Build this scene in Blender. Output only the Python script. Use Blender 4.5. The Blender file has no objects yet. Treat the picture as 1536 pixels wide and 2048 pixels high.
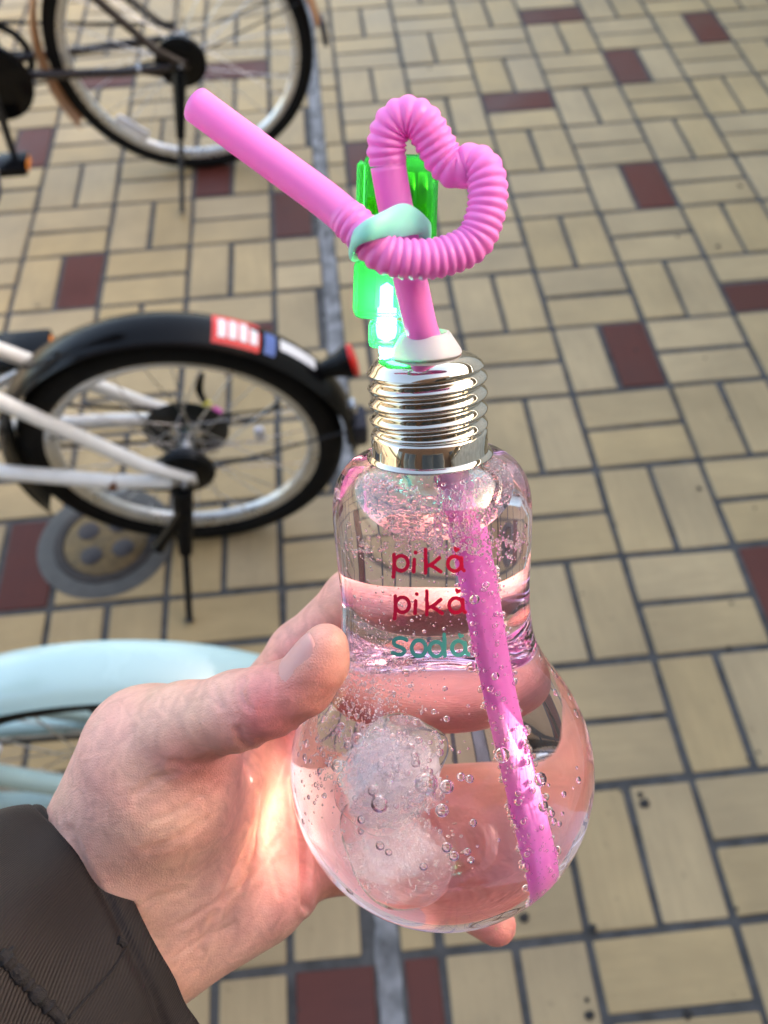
import bpy, bmesh, math, random
import numpy as np
from mathutils import Vector, Matrix, Quaternion
random.seed(7); np.random.seed(7)
PI = math.pi
S = bpy.context.scene
COL = S.collection

# ------------------------------------------------------------------ camera
F_PX = 1775.0
CAM_R = Vector((0.99542531, -0.09078815, -0.02976506))
CAM_U = Vector((0.09025263, 0.7912857, 0.60474904))
CAM_F = Vector((0.03135138, 0.60466888, -0.79585969))
CAM_P = Vector((0.0, 0.0, 1.3005))
cam = bpy.data.cameras.new('camera')
cam_o = bpy.data.objects.new('camera', cam); COL.objects.link(cam_o)
CM = Matrix(((CAM_R.x, CAM_U.x, -CAM_F.x, CAM_P.x), (CAM_R.y, CAM_U.y, -CAM_F.y, CAM_P.y),
             (CAM_R.z, CAM_U.z, -CAM_F.z, CAM_P.z), (0, 0, 0, 1)))
cam_o.matrix_world = CM
cam.sensor_fit = 'VERTICAL'; cam.sensor_height = 24.0; cam.sensor_width = 18.0
cam.lens = 24.0 * F_PX / 2048.0
cam.clip_start = 0.01; cam.clip_end = 500
cam.dof.use_dof = True; cam.dof.focus_distance = 0.212; cam.dof.aperture_fstop = 10.5
S.camera = cam_o

# ------------------------------------------------------------------ light
SUN_EL, SUN_AZ = 22.0, 91.0        # elevation, azimuth of the sun measured from +Y towards +X
world = bpy.data.worlds.new('World'); S.world = world; world.use_nodes = True
wn = world.node_tree.nodes; wl = world.node_tree.links
bg = wn['Background']
sky = wn.new('ShaderNodeTexSky'); sky.sky_type = 'NISHITA'; sky.sun_disc = False
sky.sun_elevation = math.radians(SUN_EL); sky.sun_rotation = math.radians(SUN_AZ)
sky.dust_density = 4.0; sky.ozone_density = 1.0; sky.air_density = 1.0
wl.new(sky.outputs[0], bg.inputs[0]); bg.inputs[1].default_value = 0.15
sun = bpy.data.lights.new('sun', 'SUN'); sun.energy = 5.0; sun.angle = math.radians(.55); sun.color = (1.0, 0.96, 0.92)
sun_o = bpy.data.objects.new('sun', sun); COL.objects.link(sun_o)
SUN_DIR = Vector((math.sin(math.radians(SUN_AZ)) * math.cos(math.radians(SUN_EL)),
                  math.cos(math.radians(SUN_AZ)) * math.cos(math.radians(SUN_EL)), math.sin(math.radians(SUN_EL))))
sun_o.rotation_euler = (-SUN_DIR).to_track_quat('-Z', 'Y').to_euler()
sun_o.location = SUN_DIR * 20
S.view_settings.view_transform = 'Standard'; S.view_settings.look = 'None'
S.view_settings.gamma = 1.0; S.view_settings.exposure = 2.85
S.view_settings.use_white_balance = True; S.view_settings.white_balance_temperature = 8000; S.view_settings.white_balance_tint = 12
S.render.engine = 'CYCLES'
cy = S.cycles
cy.use_denoising = True
try: cy.denoiser = 'OPENIMAGEDENOISE'
except Exception: pass
cy.max_bounces = 24; cy.transmission_bounces = 20; cy.glossy_bounces = 8; cy.diffuse_bounces = 4
cy.transparent_max_bounces = 72; cy.caustics_refractive = True; cy.caustics_reflective = False
cy.sample_clamp_indirect = 10.0; cy.volume_bounces = 4; cy.blur_glossy = 0.6

# ------------------------------------------------------------------ helpers
def at(px, py, d):
    return CAM_P + CAM_R * ((px - 768) / F_PX * d) - CAM_U * ((py - 1024) / F_PX * d) + CAM_F * d
def ray(px, py):
    return CAM_R * ((px - 768) / F_PX) - CAM_U * ((py - 1024) / F_PX) + CAM_F
def on_plane_y(px, py, Y):
    v = ray(px, py); return CAM_P + v * (Y / v.y)
def on_ground(px, py, z=0.0):
    v = ray(px, py); return CAM_P + v * ((z - CAM_P.z) / v.z)

class MB:
    def __init__(s): s.v = []; s.f = []
    def add(s, v, f):
        o = len(s.v); s.v += [tuple(p) for p in v]; s.f += [tuple(i + o for i in q) for q in f]; return s
    def tube(s, path, rad, n=10, caps=True, flat=1.0):
        P = [Vector(p) for p in path]; m = len(P)
        if not hasattr(rad, '__len__'): rad = [rad] * m
        T = []
        for i in range(m):
            t = P[min(i + 1, m - 1)] - P[max(i - 1, 0)]
            T.append(t.normalized() if t.length > 1e-12 else Vector((0, 0, 1)))
        up = Vector((0, 0, 1)) if abs(T[0].z) < 0.9 else Vector((1, 0, 0))
        N = (up - T[0] * up.dot(T[0])).normalized(); vs = []
        for i in range(m):
            N = N - T[i] * N.dot(T[i]); N.normalize(); B = T[i].cross(N)
            for k in range(n):
                a = 2 * PI * k / n
                vs.append(P[i] + N * (math.cos(a) * rad[i]) + B * (math.sin(a) * rad[i] * flat))
        fs = [(i * n + k, i * n + (k + 1) % n, (i + 1) * n + (k + 1) % n, (i + 1) * n + k) for i in range(m - 1) for k in range(n)]
        if caps:
            fs.append(tuple(range(n))[::-1]); fs.append(tuple((m - 1) * n + k for k in range(n)))
        return s.add(vs, fs)
    def lathe(s, prof, n=48, M=None, closed=False, a0=0.0, a1=2 * PI):
        full = abs(a1 - a0 - 2 * PI) < 1e-6; c = n if full else n + 1; vs = []; m = len(prof)
        for (r, z) in prof:
            for k in range(c):
                a = a0 + (a1 - a0) * k / n; p = Vector((r * math.cos(a), r * math.sin(a), z)); vs.append(M @ p if M else p)
        fs = []
        for i in range(m if closed else m - 1):
            j = (i + 1) % m
            for k in range(n):
                k2 = (k + 1) % c; fs.append((i * c + k, i * c + k2, j * c + k2, j * c + k))
        if not closed and full:
            if prof[0][0] > 1e-9: fs.append(tuple(range(c))[::-1])
            if prof[-1][0] > 1e-9: fs.append(tuple((m - 1) * c + k for k in range(c)))
        return s.add(vs, fs)
    def box(s, c, size, M=None, ch=0.0):
        sx, sy, sz = [q / 2 for q in size]; b = bmesh.new()
        bmesh.ops.create_cube(b, size=1.0)
        for v in b.verts: v.co = Vector((v.co.x * 2 * sx, v.co.y * 2 * sy, v.co.z * 2 * sz))
        if ch > 0: bmesh.ops.bevel(b, geom=list(b.edges), offset=ch, segments=2 if ch > 0.0008 else 1, profile=0.5, affect='EDGES')
        b.verts.index_update(); c = Vector(c)
        vs = [(M @ v.co if M else v.co) + c for v in b.verts]; fs = [[v.index for v in f.verts] for f in b.faces]
        b.free(); return s.add(vs, fs)
    def sphere(s, c, r, n=12, m=8, sc=(1, 1, 1), M=None):
        vs = []; c = Vector(c)
        for i in range(m + 1):
            t = PI * i / m
            for k in range(n):
                p = Vector((math.sin(t) * math.cos(2 * PI * k / n) * sc[0], math.sin(t) * math.sin(2 * PI * k / n) * sc[1], math.cos(t) * sc[2])) * r
                vs.append((M @ p if M else p) + c)
        fs = [(i * n + k, (i + 1) * n + k, (i + 1) * n + (k + 1) % n, i * n + (k + 1) % n) for i in range(m) for k in range(n)]
        return s.add(vs, fs)
    def mesh(s, name, smooth=True, ang=40, weld=True):
        me = bpy.data.meshes.new(name); me.from_pydata(s.v, [], s.f); 
        if weld:
            b = bmesh.new(); b.from_mesh(me); bmesh.ops.remove_doubles(b, verts=b.verts, dist=1e-6)
            bmesh.ops.dissolve_degenerate(b, edges=b.edges, dist=1e-7)
            bmesh.ops.recalc_face_normals(b, faces=b.faces); b.to_mesh(me); b.free()
        if smooth:
            me.shade_smooth()
            if ang < 180: me.set_sharp_from_angle(angle=math.radians(ang))
        me.update(); return me
    def build(s, name, mat, parent=None, smooth=True, ang=40, weld=True):
        return link(name, s.mesh(name, smooth, ang, weld), mat, parent)
def link(name, me, mat, parent=None):
    if mat is not None and not me.materials: me.materials.append(mat)
    o = bpy.data.objects.new(name, me); COL.objects.link(o)
    if parent is not None: o.parent = parent
    return o
def tag(o, label=None, cat=None, group=None, kind=None):
    if label: o['label'] = label
    if cat: o['category'] = cat
    if group: o['group'] = group
    if kind: o['kind'] = kind
    return o
def empty(name, M, label, cat, group=None):
    o = bpy.data.objects.new(name, None); COL.objects.link(o); o.empty_display_size = 0.02
    o.matrix_world = M; return tag(o, label, cat, group)
def lerp(a, b, t): return a + (b - a) * t
def catmull(pts, per=8):
    P = [np.array(p, float) for p in pts]; P = [2 * P[0] - P[1]] + P + [2 * P[-1] - P[-2]]; out = []
    for i in range(1, len(P) - 2):
        a, b, c, d = P[i - 1:i + 3]
        for k in range(per):
            t = k / per
            out.append(0.5 * (2 * b + (c - a) * t + (2 * a - 5 * b + 4 * c - d) * t * t + (3 * b - a - 3 * c + d) * t ** 3))
    out.append(P[-2]); return np.array(out)
def resample(pts, step):
    P = np.array(pts); L = np.r_[0, np.cumsum(np.linalg.norm(np.diff(P, axis=0), axis=1))]
    n = max(2, int(round(L[-1] / step)) + 1); t = np.linspace(0, L[-1], n)
    return np.stack([np.interp(t, L, P[:, k]) for k in range(P.shape[1])], 1)

# ------------------------------------------------------------------ materials
def new_mat(name):
    m = bpy.data.materials.new(name); m.use_nodes = True; nt = m.node_tree
    return m, nt, nt.nodes['Principled BSDF'], nt.nodes['Material Output']
def pmat(name, col, rough=0.5, metal=0.0, spec=0.5, coat=0.0, trans=0.0, ior=1.45, sss=0.0, noise=None, bump=None, emit=None):
    m, nt, p, o = new_mat(name)
    p.inputs['Base Color'].default_value = (*col, 1); p.inputs['Roughness'].default_value = rough
    p.inputs['Metallic'].default_value = metal; p.inputs['Specular IOR Level'].default_value = spec
    p.inputs['Coat Weight'].default_value = coat; p.inputs['Transmission Weight'].default_value = trans; p.inputs['IOR'].default_value = ior
    if sss: p.inputs['Subsurface Weight'].default_value = sss
    tc = nt.nodes.new('ShaderNodeTexCoord')
    if noise:
        sc, amt = noise
        n = nt.nodes.new('ShaderNodeTexNoise'); n.inputs['Scale'].default_value = sc; n.inputs['Detail'].default_value = 6
        nt.links.new(tc.outputs['Object'], n.inputs['Vector'])
        r = nt.nodes.new('ShaderNodeMapRange'); r.inputs[1].default_value = 0.3; r.inputs[2].default_value = 0.7
        r.inputs[3].default_value = 1 - amt; r.inputs[4].default_value = 1 + amt; nt.links.new(n.outputs[0], r.inputs[0])
        mx = nt.nodes.new('ShaderNodeMix'); mx.data_type = 'RGBA'; mx.blend_type = 'MULTIPLY'; mx.inputs[0].default_value = 1
        mx.inputs[6].default_value = (*col, 1); nt.links.new(r.outputs[0], mx.inputs[7]); nt.links.new(mx.outputs[2], p.inputs['Base Color'])
        r2 = nt.nodes.new('ShaderNodeMapRange'); r2.inputs[1].default_value = 0.3; r2.inputs[2].default_value = 0.7
        r2.inputs[3].default_value = max(0.02, rough - 0.12); r2.inputs[4].default_value = min(1, rough + 0.15)
        nt.links.new(n.outputs[0], r2.inputs[0]); nt.links.new(r2.outputs[0], p.inputs['Roughness'])
    if bump:
        sc, st, ds = bump
        n = nt.nodes.new('ShaderNodeTexNoise'); n.inputs['Scale'].default_value = sc; n.inputs['Detail'].default_value = 5
        nt.links.new(tc.outputs['Object'], n.inputs['Vector'])
        b = nt.nodes.new('ShaderNodeBump'); b.inputs['Strength'].default_value = st; b.inputs['Distance'].default_value = ds
        nt.links.new(n.outputs[0], b.inputs['Height']); nt.links.new(b.outputs[0], p.inputs['Normal'])
    if emit:
        p.inputs['Emission Color'].default_value = (*emit[0], 1); p.inputs['Emission Strength'].default_value = emit[1]
    return m
def glass(name, col=(1, 1, 1), ior=1.45, rough=0.0):
    m, nt, p, o = new_mat(name); nt.nodes.remove(p)
    g = nt.nodes.new('ShaderNodeBsdfGlass'); g.inputs['Color'].default_value = (*col, 1); g.inputs['IOR'].default_value = ior
    g.inputs['Roughness'].default_value = rough; nt.links.new(g.outputs[0], o.inputs[0]); return m

def tile_material(name, base, var):
    m, nt, p, o = new_mat(name); N = nt.nodes; L = nt.links
    oi = N.new('ShaderNodeObjectInfo'); tc = N.new('ShaderNodeTexCoord'); geo = N.new('ShaderNodeNewGeometry')
    mp = N.new('ShaderNodeMapping'); mp.inputs['Scale'].default_value = (14, 95, 14)
    add = N.new('ShaderNodeVectorMath'); add.operation = 'ADD'
    sc = N.new('ShaderNodeVectorMath'); sc.operation = 'SCALE'; sc.inputs[3].default_value = 37.0
    cmb = N.new('ShaderNodeCombineXYZ')
    for k in range(3): L.new(oi.outputs['Random'], cmb.inputs[k])
    L.new(cmb.outputs[0], sc.inputs[0]); L.new(tc.outputs['Object'], mp.inputs[0])
    L.new(mp.outputs[0], add.inputs[0]); L.new(sc.outputs[0], add.inputs[1])
    streak = N.new('ShaderNodeTexNoise'); streak.inputs['Scale'].default_value = 1.0; streak.inputs['Detail'].default_value = 5; streak.inputs['Roughness'].default_value = 0.6
    L.new(add.outputs[0], streak.inputs['Vector'])
    blot = N.new('ShaderNodeTexNoise'); blot.inputs['Scale'].default_value = 5.5; blot.inputs['Detail'].default_value = 7; L.new(geo.outputs['Position'], blot.inputs['Vector'])
    spot = N.new('ShaderNodeTexNoise'); spot.inputs['Scale'].default_value = 60; spot.inputs['Detail'].default_value = 3; L.new(geo.outputs['Position'], spot.inputs['Vector'])
    def mr(src, a, b, c, d):
        r = N.new('ShaderNodeMapRange'); r.inputs[1].default_value = a; r.inputs[2].default_value = b; r.inputs[3].default_value = c; r.inputs[4].default_value = d
        L.new(src, r.inputs[0]); return r.outputs[0]
    def mul(a, b):
        q = N.new('ShaderNodeMath'); q.operation = 'MULTIPLY'; L.new(a, q.inputs[0]); L.new(b, q.inputs[1]); return q.outputs[0]
    f = mul(mr(streak.outputs[0], .3, .7, .93, 1.04), mr(blot.outputs[0], .3, .7, .80, 1.12))
    f = mul(f, mr(oi.outputs['Random'], 0, 1, 1 - var, 1 + var)); f = mul(f, mr(spot.outputs[0], .66, .74, 1.0, .8))
    hs = N.new('ShaderNodeHueSaturation'); hs.inputs['Color'].default_value = (*base, 1); L.new(f, hs.inputs['Value'])
    w = N.new('ShaderNodeTexWhiteNoise'); w.noise_dimensions = '1D'; L.new(oi.outputs['Random'], w.inputs['W'])
    L.new(mr(w.outputs[0], 0, 1, .94, 1.06), hs.inputs['Saturation']); L.new(hs.outputs[0], p.inputs['Base Color'])
    L.new(mr(blot.outputs[0], .3, .7, .38, .62), p.inputs['Roughness']); p.inputs['Specular IOR Level'].default_value = 0.25
    b = N.new('ShaderNodeBump'); b.inputs['Strength'].default_value = .2; b.inputs['Distance'].default_value = .0010
    L.new(streak.outputs[0], b.inputs['Height']); L.new(b.outputs[0], p.inputs['Normal']); return m

M_TILE = tile_material('cream_tile', (0.43, 0.312, 0.170), .06)
M_RED = tile_material('red_brown_tile', (0.105, 0.027, 0.019), .12)
M_GROUT = pmat('grout', (0.072, 0.070, 0.069), .95, noise=(40, .4), bump=(260, .6, .002))
M_CEMENT = pmat('cement', (0.21, 0.21, 0.215), .85, noise=(22, .6), bump=(120, .5, .003))
M_COLLAR = pmat('collar_cement', (0.10, 0.098, 0.094), .85, noise=(40, .2), bump=(120, .4, .002))
M_TYRE = pmat('tyre_rubber', (0.007, 0.007, 0.0075), .7, spec=.2, noise=(60, .3), bump=(400, .3, .001))
M_STEEL = pmat('brushed_steel', (0.62, 0.62, 0.63), .28, metal=1.0, noise=(50, .1))
M_SILVER = pmat('alloy_rim', (0.72, 0.73, 0.74), .33, metal=0.85, noise=(30, .12))
M_DARKMET = pmat('dark_metal', (0.03, 0.03, 0.033), .35, metal=0.6, noise=(40, .3))
M_BLACKP = pmat('black_plastic', (0.004, 0.004, 0.0045), .16, spec=.22)
M_NAVYP = pmat('navy_rubber', (0.018, 0.02, 0.035), .55, noise=(30, .3))
M_WHITEP = pmat('white_paint', (0.86, 0.86, 0.85), .25, coat=.5, noise=(20, .05))
M_MINT = pmat('mint_paint', (0.38, 0.58, 0.60), .22, coat=.6, noise=(12, .04))
M_BROWNP = pmat('dark_brown_paint', (0.020, 0.012, 0.011), .3, coat=.4, noise=(20, .2))
M_TAN = pmat('tan_mudguard', (0.42, 0.20, 0.09), .4, coat=.3, noise=(25, .12))
M_REDLENS = pmat('red_lens', (0.75, 0.02, 0.015), .2, spec=.6)
M_ORANGE = pmat('orange_reflector', (0.9, 0.24, 0.01), .2)
M_CLEARREF = pmat('clear_reflector', (0.75, 0.76, 0.84), .2, spec=.7)
M_STICKRED = pmat('sticker_red', (0.75, 0.03, 0.03), .4)
M_STICKW = pmat('sticker_white', (0.8, 0.8, 0.82), .4)
M_STICKB = pmat('sticker_blue', (0.09, 0.16, 0.42), .4)
M_STICKG = pmat('sticker_grey', (0.12, 0.12, 0.10), .45); M_STICKN = pmat('sticker_navy', (.03, .05, .09), .45)
M_TEAL = pmat('teal_band', (0.02, 0.45, 0.36), .35)
M_PINKM = pmat('pink_cable_end', (0.75, 0.12, 0.5), .4)
M_YELM = pmat('yellow_cable_end', (0.7, 0.6, 0.08), .4)
M_CLAMP = pmat('brown_clamp', (0.17, 0.07, 0.035), .5)

# ------------------------------------------------------------------ ground
MOD = 0.2
def gx(i): return (i + 3.29596) * MOD
def gyy(j): return -(j - 12.22353) * MOD
JT = 0.0115            # joint width
TH = 0.012             # tile thickness
ground = MB()
ground.add([(-60, -60, -0.02), (60, -60, -0.02), (60, 60, -0.02), (-60, 60, -0.02)], [(0, 1, 2, 3)])
m, nt, p, o = new_mat('far_paving'); 
br = nt.nodes.new('ShaderNodeTexBrick'); br.inputs['Color1'].default_value = (0.44, 0.345, 0.22, 1); br.inputs['Color2'].default_value = (0.40, 0.31, 0.2, 1)
br.inputs['Mortar'].default_value = (.09, .09, .09, 1); br.inputs['Scale'].default_value = 1; br.inputs['Brick Width'].default_value = .2; br.inputs['Row Height'].default_value = .1; br.inputs['Mortar Size'].default_value = .006
tcn = nt.nodes.new('ShaderNodeTexCoord'); nt.links.new(tcn.outputs['Object'], br.inputs['Vector']); nt.links.new(br.outputs[0], p.inputs['Base Color']); p.inputs['Roughness'].default_value = .6
tag(ground.build('ground', m), kind='structure')
pav = MB()
X0, X1, Y0, Y1 = gx(-16), gx(10), gyy(20), gyy(-9)
NX = 90
pav.box(((X0 + X1) / 2, (Y0 + Y1) / 2, -0.0105), (X1 - X0 + .02, Y1 - Y0 + .02, 0.015))
pavement = tag(pav.build('pavement', M_GROUT, smooth=False), kind='structure')

_tm = {}
def tile_mesh(lx, ly, mat, key):
    k = (round(lx, 4), round(ly, 4), mat.name, key)
    if k not in _tm:
        rnd = random.Random(hash(k) & 0xffff); b = .0016; r = .0022
        def ring(ins, z):
            x, y = lx / 2 - ins, ly / 2 - ins
            return [(-x + r, -y, z), (x - r, -y, z), (x, -y + r, z), (x, y - r, z), (x - r, y, z), (-x + r, y, z), (-x, y - r, z), (-x, -y + r, z)]
        vs = ring(0, -TH) + ring(0, -b) + ring(b, 0)
        vs = [(a + rnd.uniform(-.0011, .0011), c + rnd.uniform(-.0011, .0011), z) for a, c, z in vs]
        fs = [(q * 8 + i, q * 8 + (i + 1) % 8, (q + 1) * 8 + (i + 1) % 8, (q + 1) * 8 + i) for q in range(2) for i in range(8)] + [tuple(range(16, 24))]
        me = bpy.data.meshes.new('tile'); me.from_pydata(vs, [], fs); me.materials.append(mat); _tm[k] = me
    return _tm[k]
RED = {(0, -3, 1), (2, -2, 1), (1, -1, 0), (-1, 0, 0), (0, 2, 1), (1, 4, 1), (-1, 5, 1), (0, 8, 0), (-8, 0, 1), (-7, 3, 1), (-5, 1, 0),
       (-4, 2, 0), (-3, 1, 0), (-5, 4, 1), (-7, -2, 1), (-5, -2, 1), (-7, 7, 1), (-4, 11, 0), (3, 6, 0), (4, 1, 1), (-9, 5, 0), (2, 9, 1), (-10, 2, 1), (-6, 10, 1), (3, 11, 1), (-2, -5, 1), (4, -4, 0), (-9, -5, 0), (-2, 14, 1), (1, 13, 0)}
STRIP0, STRIP1 = -3.455, -3.25
MAN_C, MAN_R = on_ground(213, 1082), 0.108
OCC_HAND = [(0, 1640), (150, 1560), (250, 1400), (510, 1310), (675, 1145), (665, 960), (740, 900), (740, 720), (800, 660), (920, 690), (975, 760), (980, 890), (1058, 960), (1060, 1240), (1184, 1540), (1100, 1760), (930, 1870), (620, 1830), (350, 2000), (385, 2048), (0, 2048)]
def inside(poly, x, y):
    c = False; n = len(poly)
    for a in range(n):
        x1, y1 = poly[a]; x2, y2 = poly[a - 1]
        if (y1 > y) != (y2 > y) and x < (x2 - x1) * (y - y1) / (y2 - y1) + x1: c = not c
    return c
def project(w):
    v = w - CAM_P; z = v.dot(CAM_F)
    return (768 + F_PX * v.dot(CAM_R) / z, 1024 - F_PX * v.dot(CAM_U) / z) if z > .05 else None
tiles = []     # (i0,i1,j0,j1,vertical,red)
for i in range(-16, 10):
    for j in range(-9, 20):
        vert = (i + j) % 2 == 0
        for h in (0, 1):
            a = [i, i + 1, j, j + 1]
            if vert: a[0] = i + .5 * h; a[1] = a[0] + .5
            else: a[2] = j + .5 * h; a[3] = a[2] + .5
            red = (i, j, h) in RED
            segs = [(a[0], a[1])]
            if a[1] > STRIP0 and a[0] < STRIP1: segs = [(a[0], min(a[1], STRIP0 + .03)), (max(a[0], STRIP1 - .03), a[1])]
            for s0, s1 in segs:
                if s1 - s0 > .12: tiles.append((s0, s1, a[2], a[3], vert, red))
rows = []
for t in tiles:
    n = 0
    for u in range(6):
        for v in range(6):
            q = project(Vector((gx(lerp(t[0], t[1], (u + .5) / 6)), gyy(lerp(t[2], t[3], (v + .5) / 6)), 0)))
            if q and -5 < q[0] < 1541 and -5 < q[1] < 2053 and not inside(OCC_HAND, *q): n += 1
    c = Vector((gx((t[0] + t[1]) / 2), gyy((t[2] + t[3]) / 2), 0))
    d = (c - CAM_P).dot(CAM_F); A = n / 36 * (t[1] - t[0]) * (t[3] - t[2]) * (1.2 - min(1.1, 0)) / max(.1, d) ** 3
    rows.append((A, t, c))
rows.sort(key=lambda r: -r[0])
rest = {0: MB(), 1: MB()}; cnt = 0
for A, t, c in rows:
    w = (t[1] - t[0]) * MOD - JT; h = (t[3] - t[2]) * MOD - JT
    mat = M_RED if t[5] else M_TILE
    near_man = (c - MAN_C).length < MAN_R + .16
    rz = random.uniform(-.010, .010); jx, jy = random.uniform(-.001, .001), random.uniform(-.001, .001); dz = random.uniform(-.0012, .0008)
    long_x = w >= h
    lx, ly = (w, h) if long_x else (h, w)
    if A > 0 and cnt < 298:
        me = tile_mesh(lx, ly, mat, cnt % 3)
        ob = bpy.data.objects.new('tile', me); COL.objects.link(ob); ob.parent = pavement
        ob.location = (c.x + jx, c.y + jy, dz); ob.rotation_euler = (random.uniform(-.009, .009), random.uniform(-.009, .009), rz + (0 if long_x else PI / 2))
        cnt += 1
    else:
        rest[1 if t[5] else 0].box((c.x + jx, c.y + jy, -TH / 2 + dz), (w, h, TH))
fld = rest[0]; nc = len(fld.f); fld.add(rest[1].v, rest[1].f)
fme = fld.mesh('tile_field', smooth=False, weld=False); fme.materials.append(M_TILE); fme.materials.append(M_RED)
for k, pl in enumerate(fme.polygons): pl.material_index = 1 if k >= nc else 0
tag(link('tile_field', fme, None, pavement), kind='stuff')

# cement-filled trench along the tiles
st = MB(); n = 260; rnd = random.Random(3); vs = []
cols = [0, .12, .3, .5, .7, .88, 1]
for k in range(n + 1):
    y = lerp(gyy(13), gyy(-9), k / n)
    e0 = gx(STRIP0) + rnd.uniform(-.0025, .0025); e1 = gx(STRIP1) + rnd.uniform(-.0025, .0025)
    for u in cols:
        z = -.0085 if u in (0, 1) else -.0018 + rnd.uniform(-.0016, .0012)
        vs.append((lerp(e0, e1, u), y, z))
c = len(cols)
st.add(vs, [(k * c + u, k * c + u + 1, (k + 1) * c + u + 1, (k + 1) * c + u) for k in range(n) for u in range(c - 1)])
tag(st.build('cement_strip', M_CEMENT, pavement), kind='structure')

# dark spots trodden into the paving
sp = [(1480, 372, .010), (1436, 493, .009), (1355, 473, .006), (1398, 977, .008), (1290, 1606, .013), (1280, 1590, .007), (1178, 2030, .010), (1174, 2000, .006), (1048, 1835, .012), (860, 137, .007), (76, 612, .006), (1272, 700, .007), (1275, 662, .005), (1185, 1858, .010), (1458, 1296, .006), (1375, 2028, .010)]
rg = random.Random(21); sp += [(rg.uniform(20, 1520), rg.uniform(20, 2030), rg.uniform(.002, .0045)) for _ in range(40)]
msp = pmat('trodden_gum', (.025, .022, .02), .7, noise=(150, .4))
for k, (x, y, r) in enumerate(sp):
    g = on_ground(x, y, 0); b = MB(); rr = random.Random(k); nn = 12
    rad = [r * rr.uniform(.55, 1.0) * .8 for _ in range(nn)]
    vs = [(g.x + math.cos(2 * PI * q / nn) * rad[q], g.y + math.sin(2 * PI * q / nn) * rad[q], .0006) for q in range(nn)] + \
         [(g.x + math.cos(2 * PI * q / nn) * rad[q] * .6, g.y + math.sin(2 * PI * q / nn) * rad[q] * .6, .0022) for q in range(nn)]
    b.add(vs, [(q, (q + 1) % nn, nn + (q + 1) % nn, nn + q) for q in range(nn)] + [tuple(range(nn, 2 * nn))])
    b.build('gum_spot', msp, pavement)

# round valve cover set in the paving
mc = empty('valve_cover', Matrix.Translation((MAN_C.x, MAN_C.y, 0)), 'round metal valve cover with brass centre set in the tiles under the white bicycle', 'manhole cover')
MB().lathe([(.092, .001), (.094, .0032), (.118, .0036), (.124, .001), (.124, -.004)], 64).build('concrete_collar', M_COLLAR, mc)
MB().lathe([(.076, .0012), (.078, .0046), (.090, .0050), (.0925, .0040), (.0925, -.004)], 64).build('iron_ring', pmat('iron', (.05, .04, .036), .6, metal=.4, noise=(80, .4)), mc)
M_BRASS = pmat('worn_brass', (.17, .11, .05), .6, metal=.35, noise=(70, .35))
MB().lathe([(0, .0044), (.073, .0044), (.0755, .0026), (.0757, -.002)], 64).build('cover_plate', M_BRASS, mc)
mdot = pmat('dark_enamel', (.045, .035, .035), .55, noise=(80, .4))
for k in range(4):
    a = PI / 4 + k * PI / 2 + .2
    MB().lathe([(0, .0068), (.017, .0068), (.0195, .0056), (.0195, .0035)], 28, Matrix.Translation((math.cos(a) * .040, math.sin(a) * .040, 0))).build('emblem_disc', mdot, mc)

# added unseen wall: shades paving and bicycles, its slit lets sun onto the palm
wallx = 1.62
wall = empty('added_shade_wall', Matrix.Translation((wallx, 1.5, 0)), 'added unseen pale wall with a slit, shading the paving from the sun', 'wall')
M_RENDER = pmat('pale_render', (.70, .67, .62), .9, noise=(6, .2), bump=(60, .5, .004))
MB().box((.10, 0, .80), (.20, 12, 1.64), None, .006).build('wall_body', M_RENDER, wall)
M_COPE = pmat('coping_stone', (.36, .35, .33), .85, noise=(12, .3), bump=(80, .5, .003))
MB().box((.10, -1.5 - .303, 1.88), (.07, .70, .42), None, .004).build('sun_mask_pier', M_COPE, wall)  # added block in the slit, keeps direct sun off the wrist
for k in range(6): MB().box((.10, -5.4 + 2.16 * k, 1.88), (.05, .06, .42), None, .004).build('post', M_COPE, wall)
MB().box((.10, 0, 1.784 + .15), (.04, 11.6, .30), None, .004).build('sun_mask_board', pmat('weathered_board', (.20, .15, .10), .8, noise=(9, .35)), wall)  # added above the slit to cut the sun from thumb and thenar
for k in range(12): MB().box((.10, -5.5 + k, 1.655), (.26, .992, .07), None, .008).build('coping_stone', M_COPE, wall)
# added unseen shop front behind the viewer: blocks sky, darkens chrome reflections
shop = empty('added_sky_blocker', Matrix.Translation((0, -2.4, 0)), 'added unseen dark brown shop front blocking the sky behind the viewer', 'building')
MB().box((0, -.2, 3.0), (14, .4, 6.0), None, .01).build('wall', pmat('brown_brick', (.085, .050, .036), .8, noise=(5, .3), bump=(40, .5, .005)), shop)
M_PANE = pmat('dark_pane', (.02, .025, .03), .05, spec=.6); M_FRAME = pmat('window_frame', (.05, .045, .04), .4)
for k in range(5):
    w_ = MB().box((-5.4 + 2.7 * k, .012, 1.35), (2.0, .07, 2.3), None, .006).build('window', M_FRAME, shop)
    for q in (-.48, .48): MB().box((-5.4 + 2.7 * k + q, .052, 1.35), (.90, .02, 2.14), None, .002).build('pane', M_PANE, w_)
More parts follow.
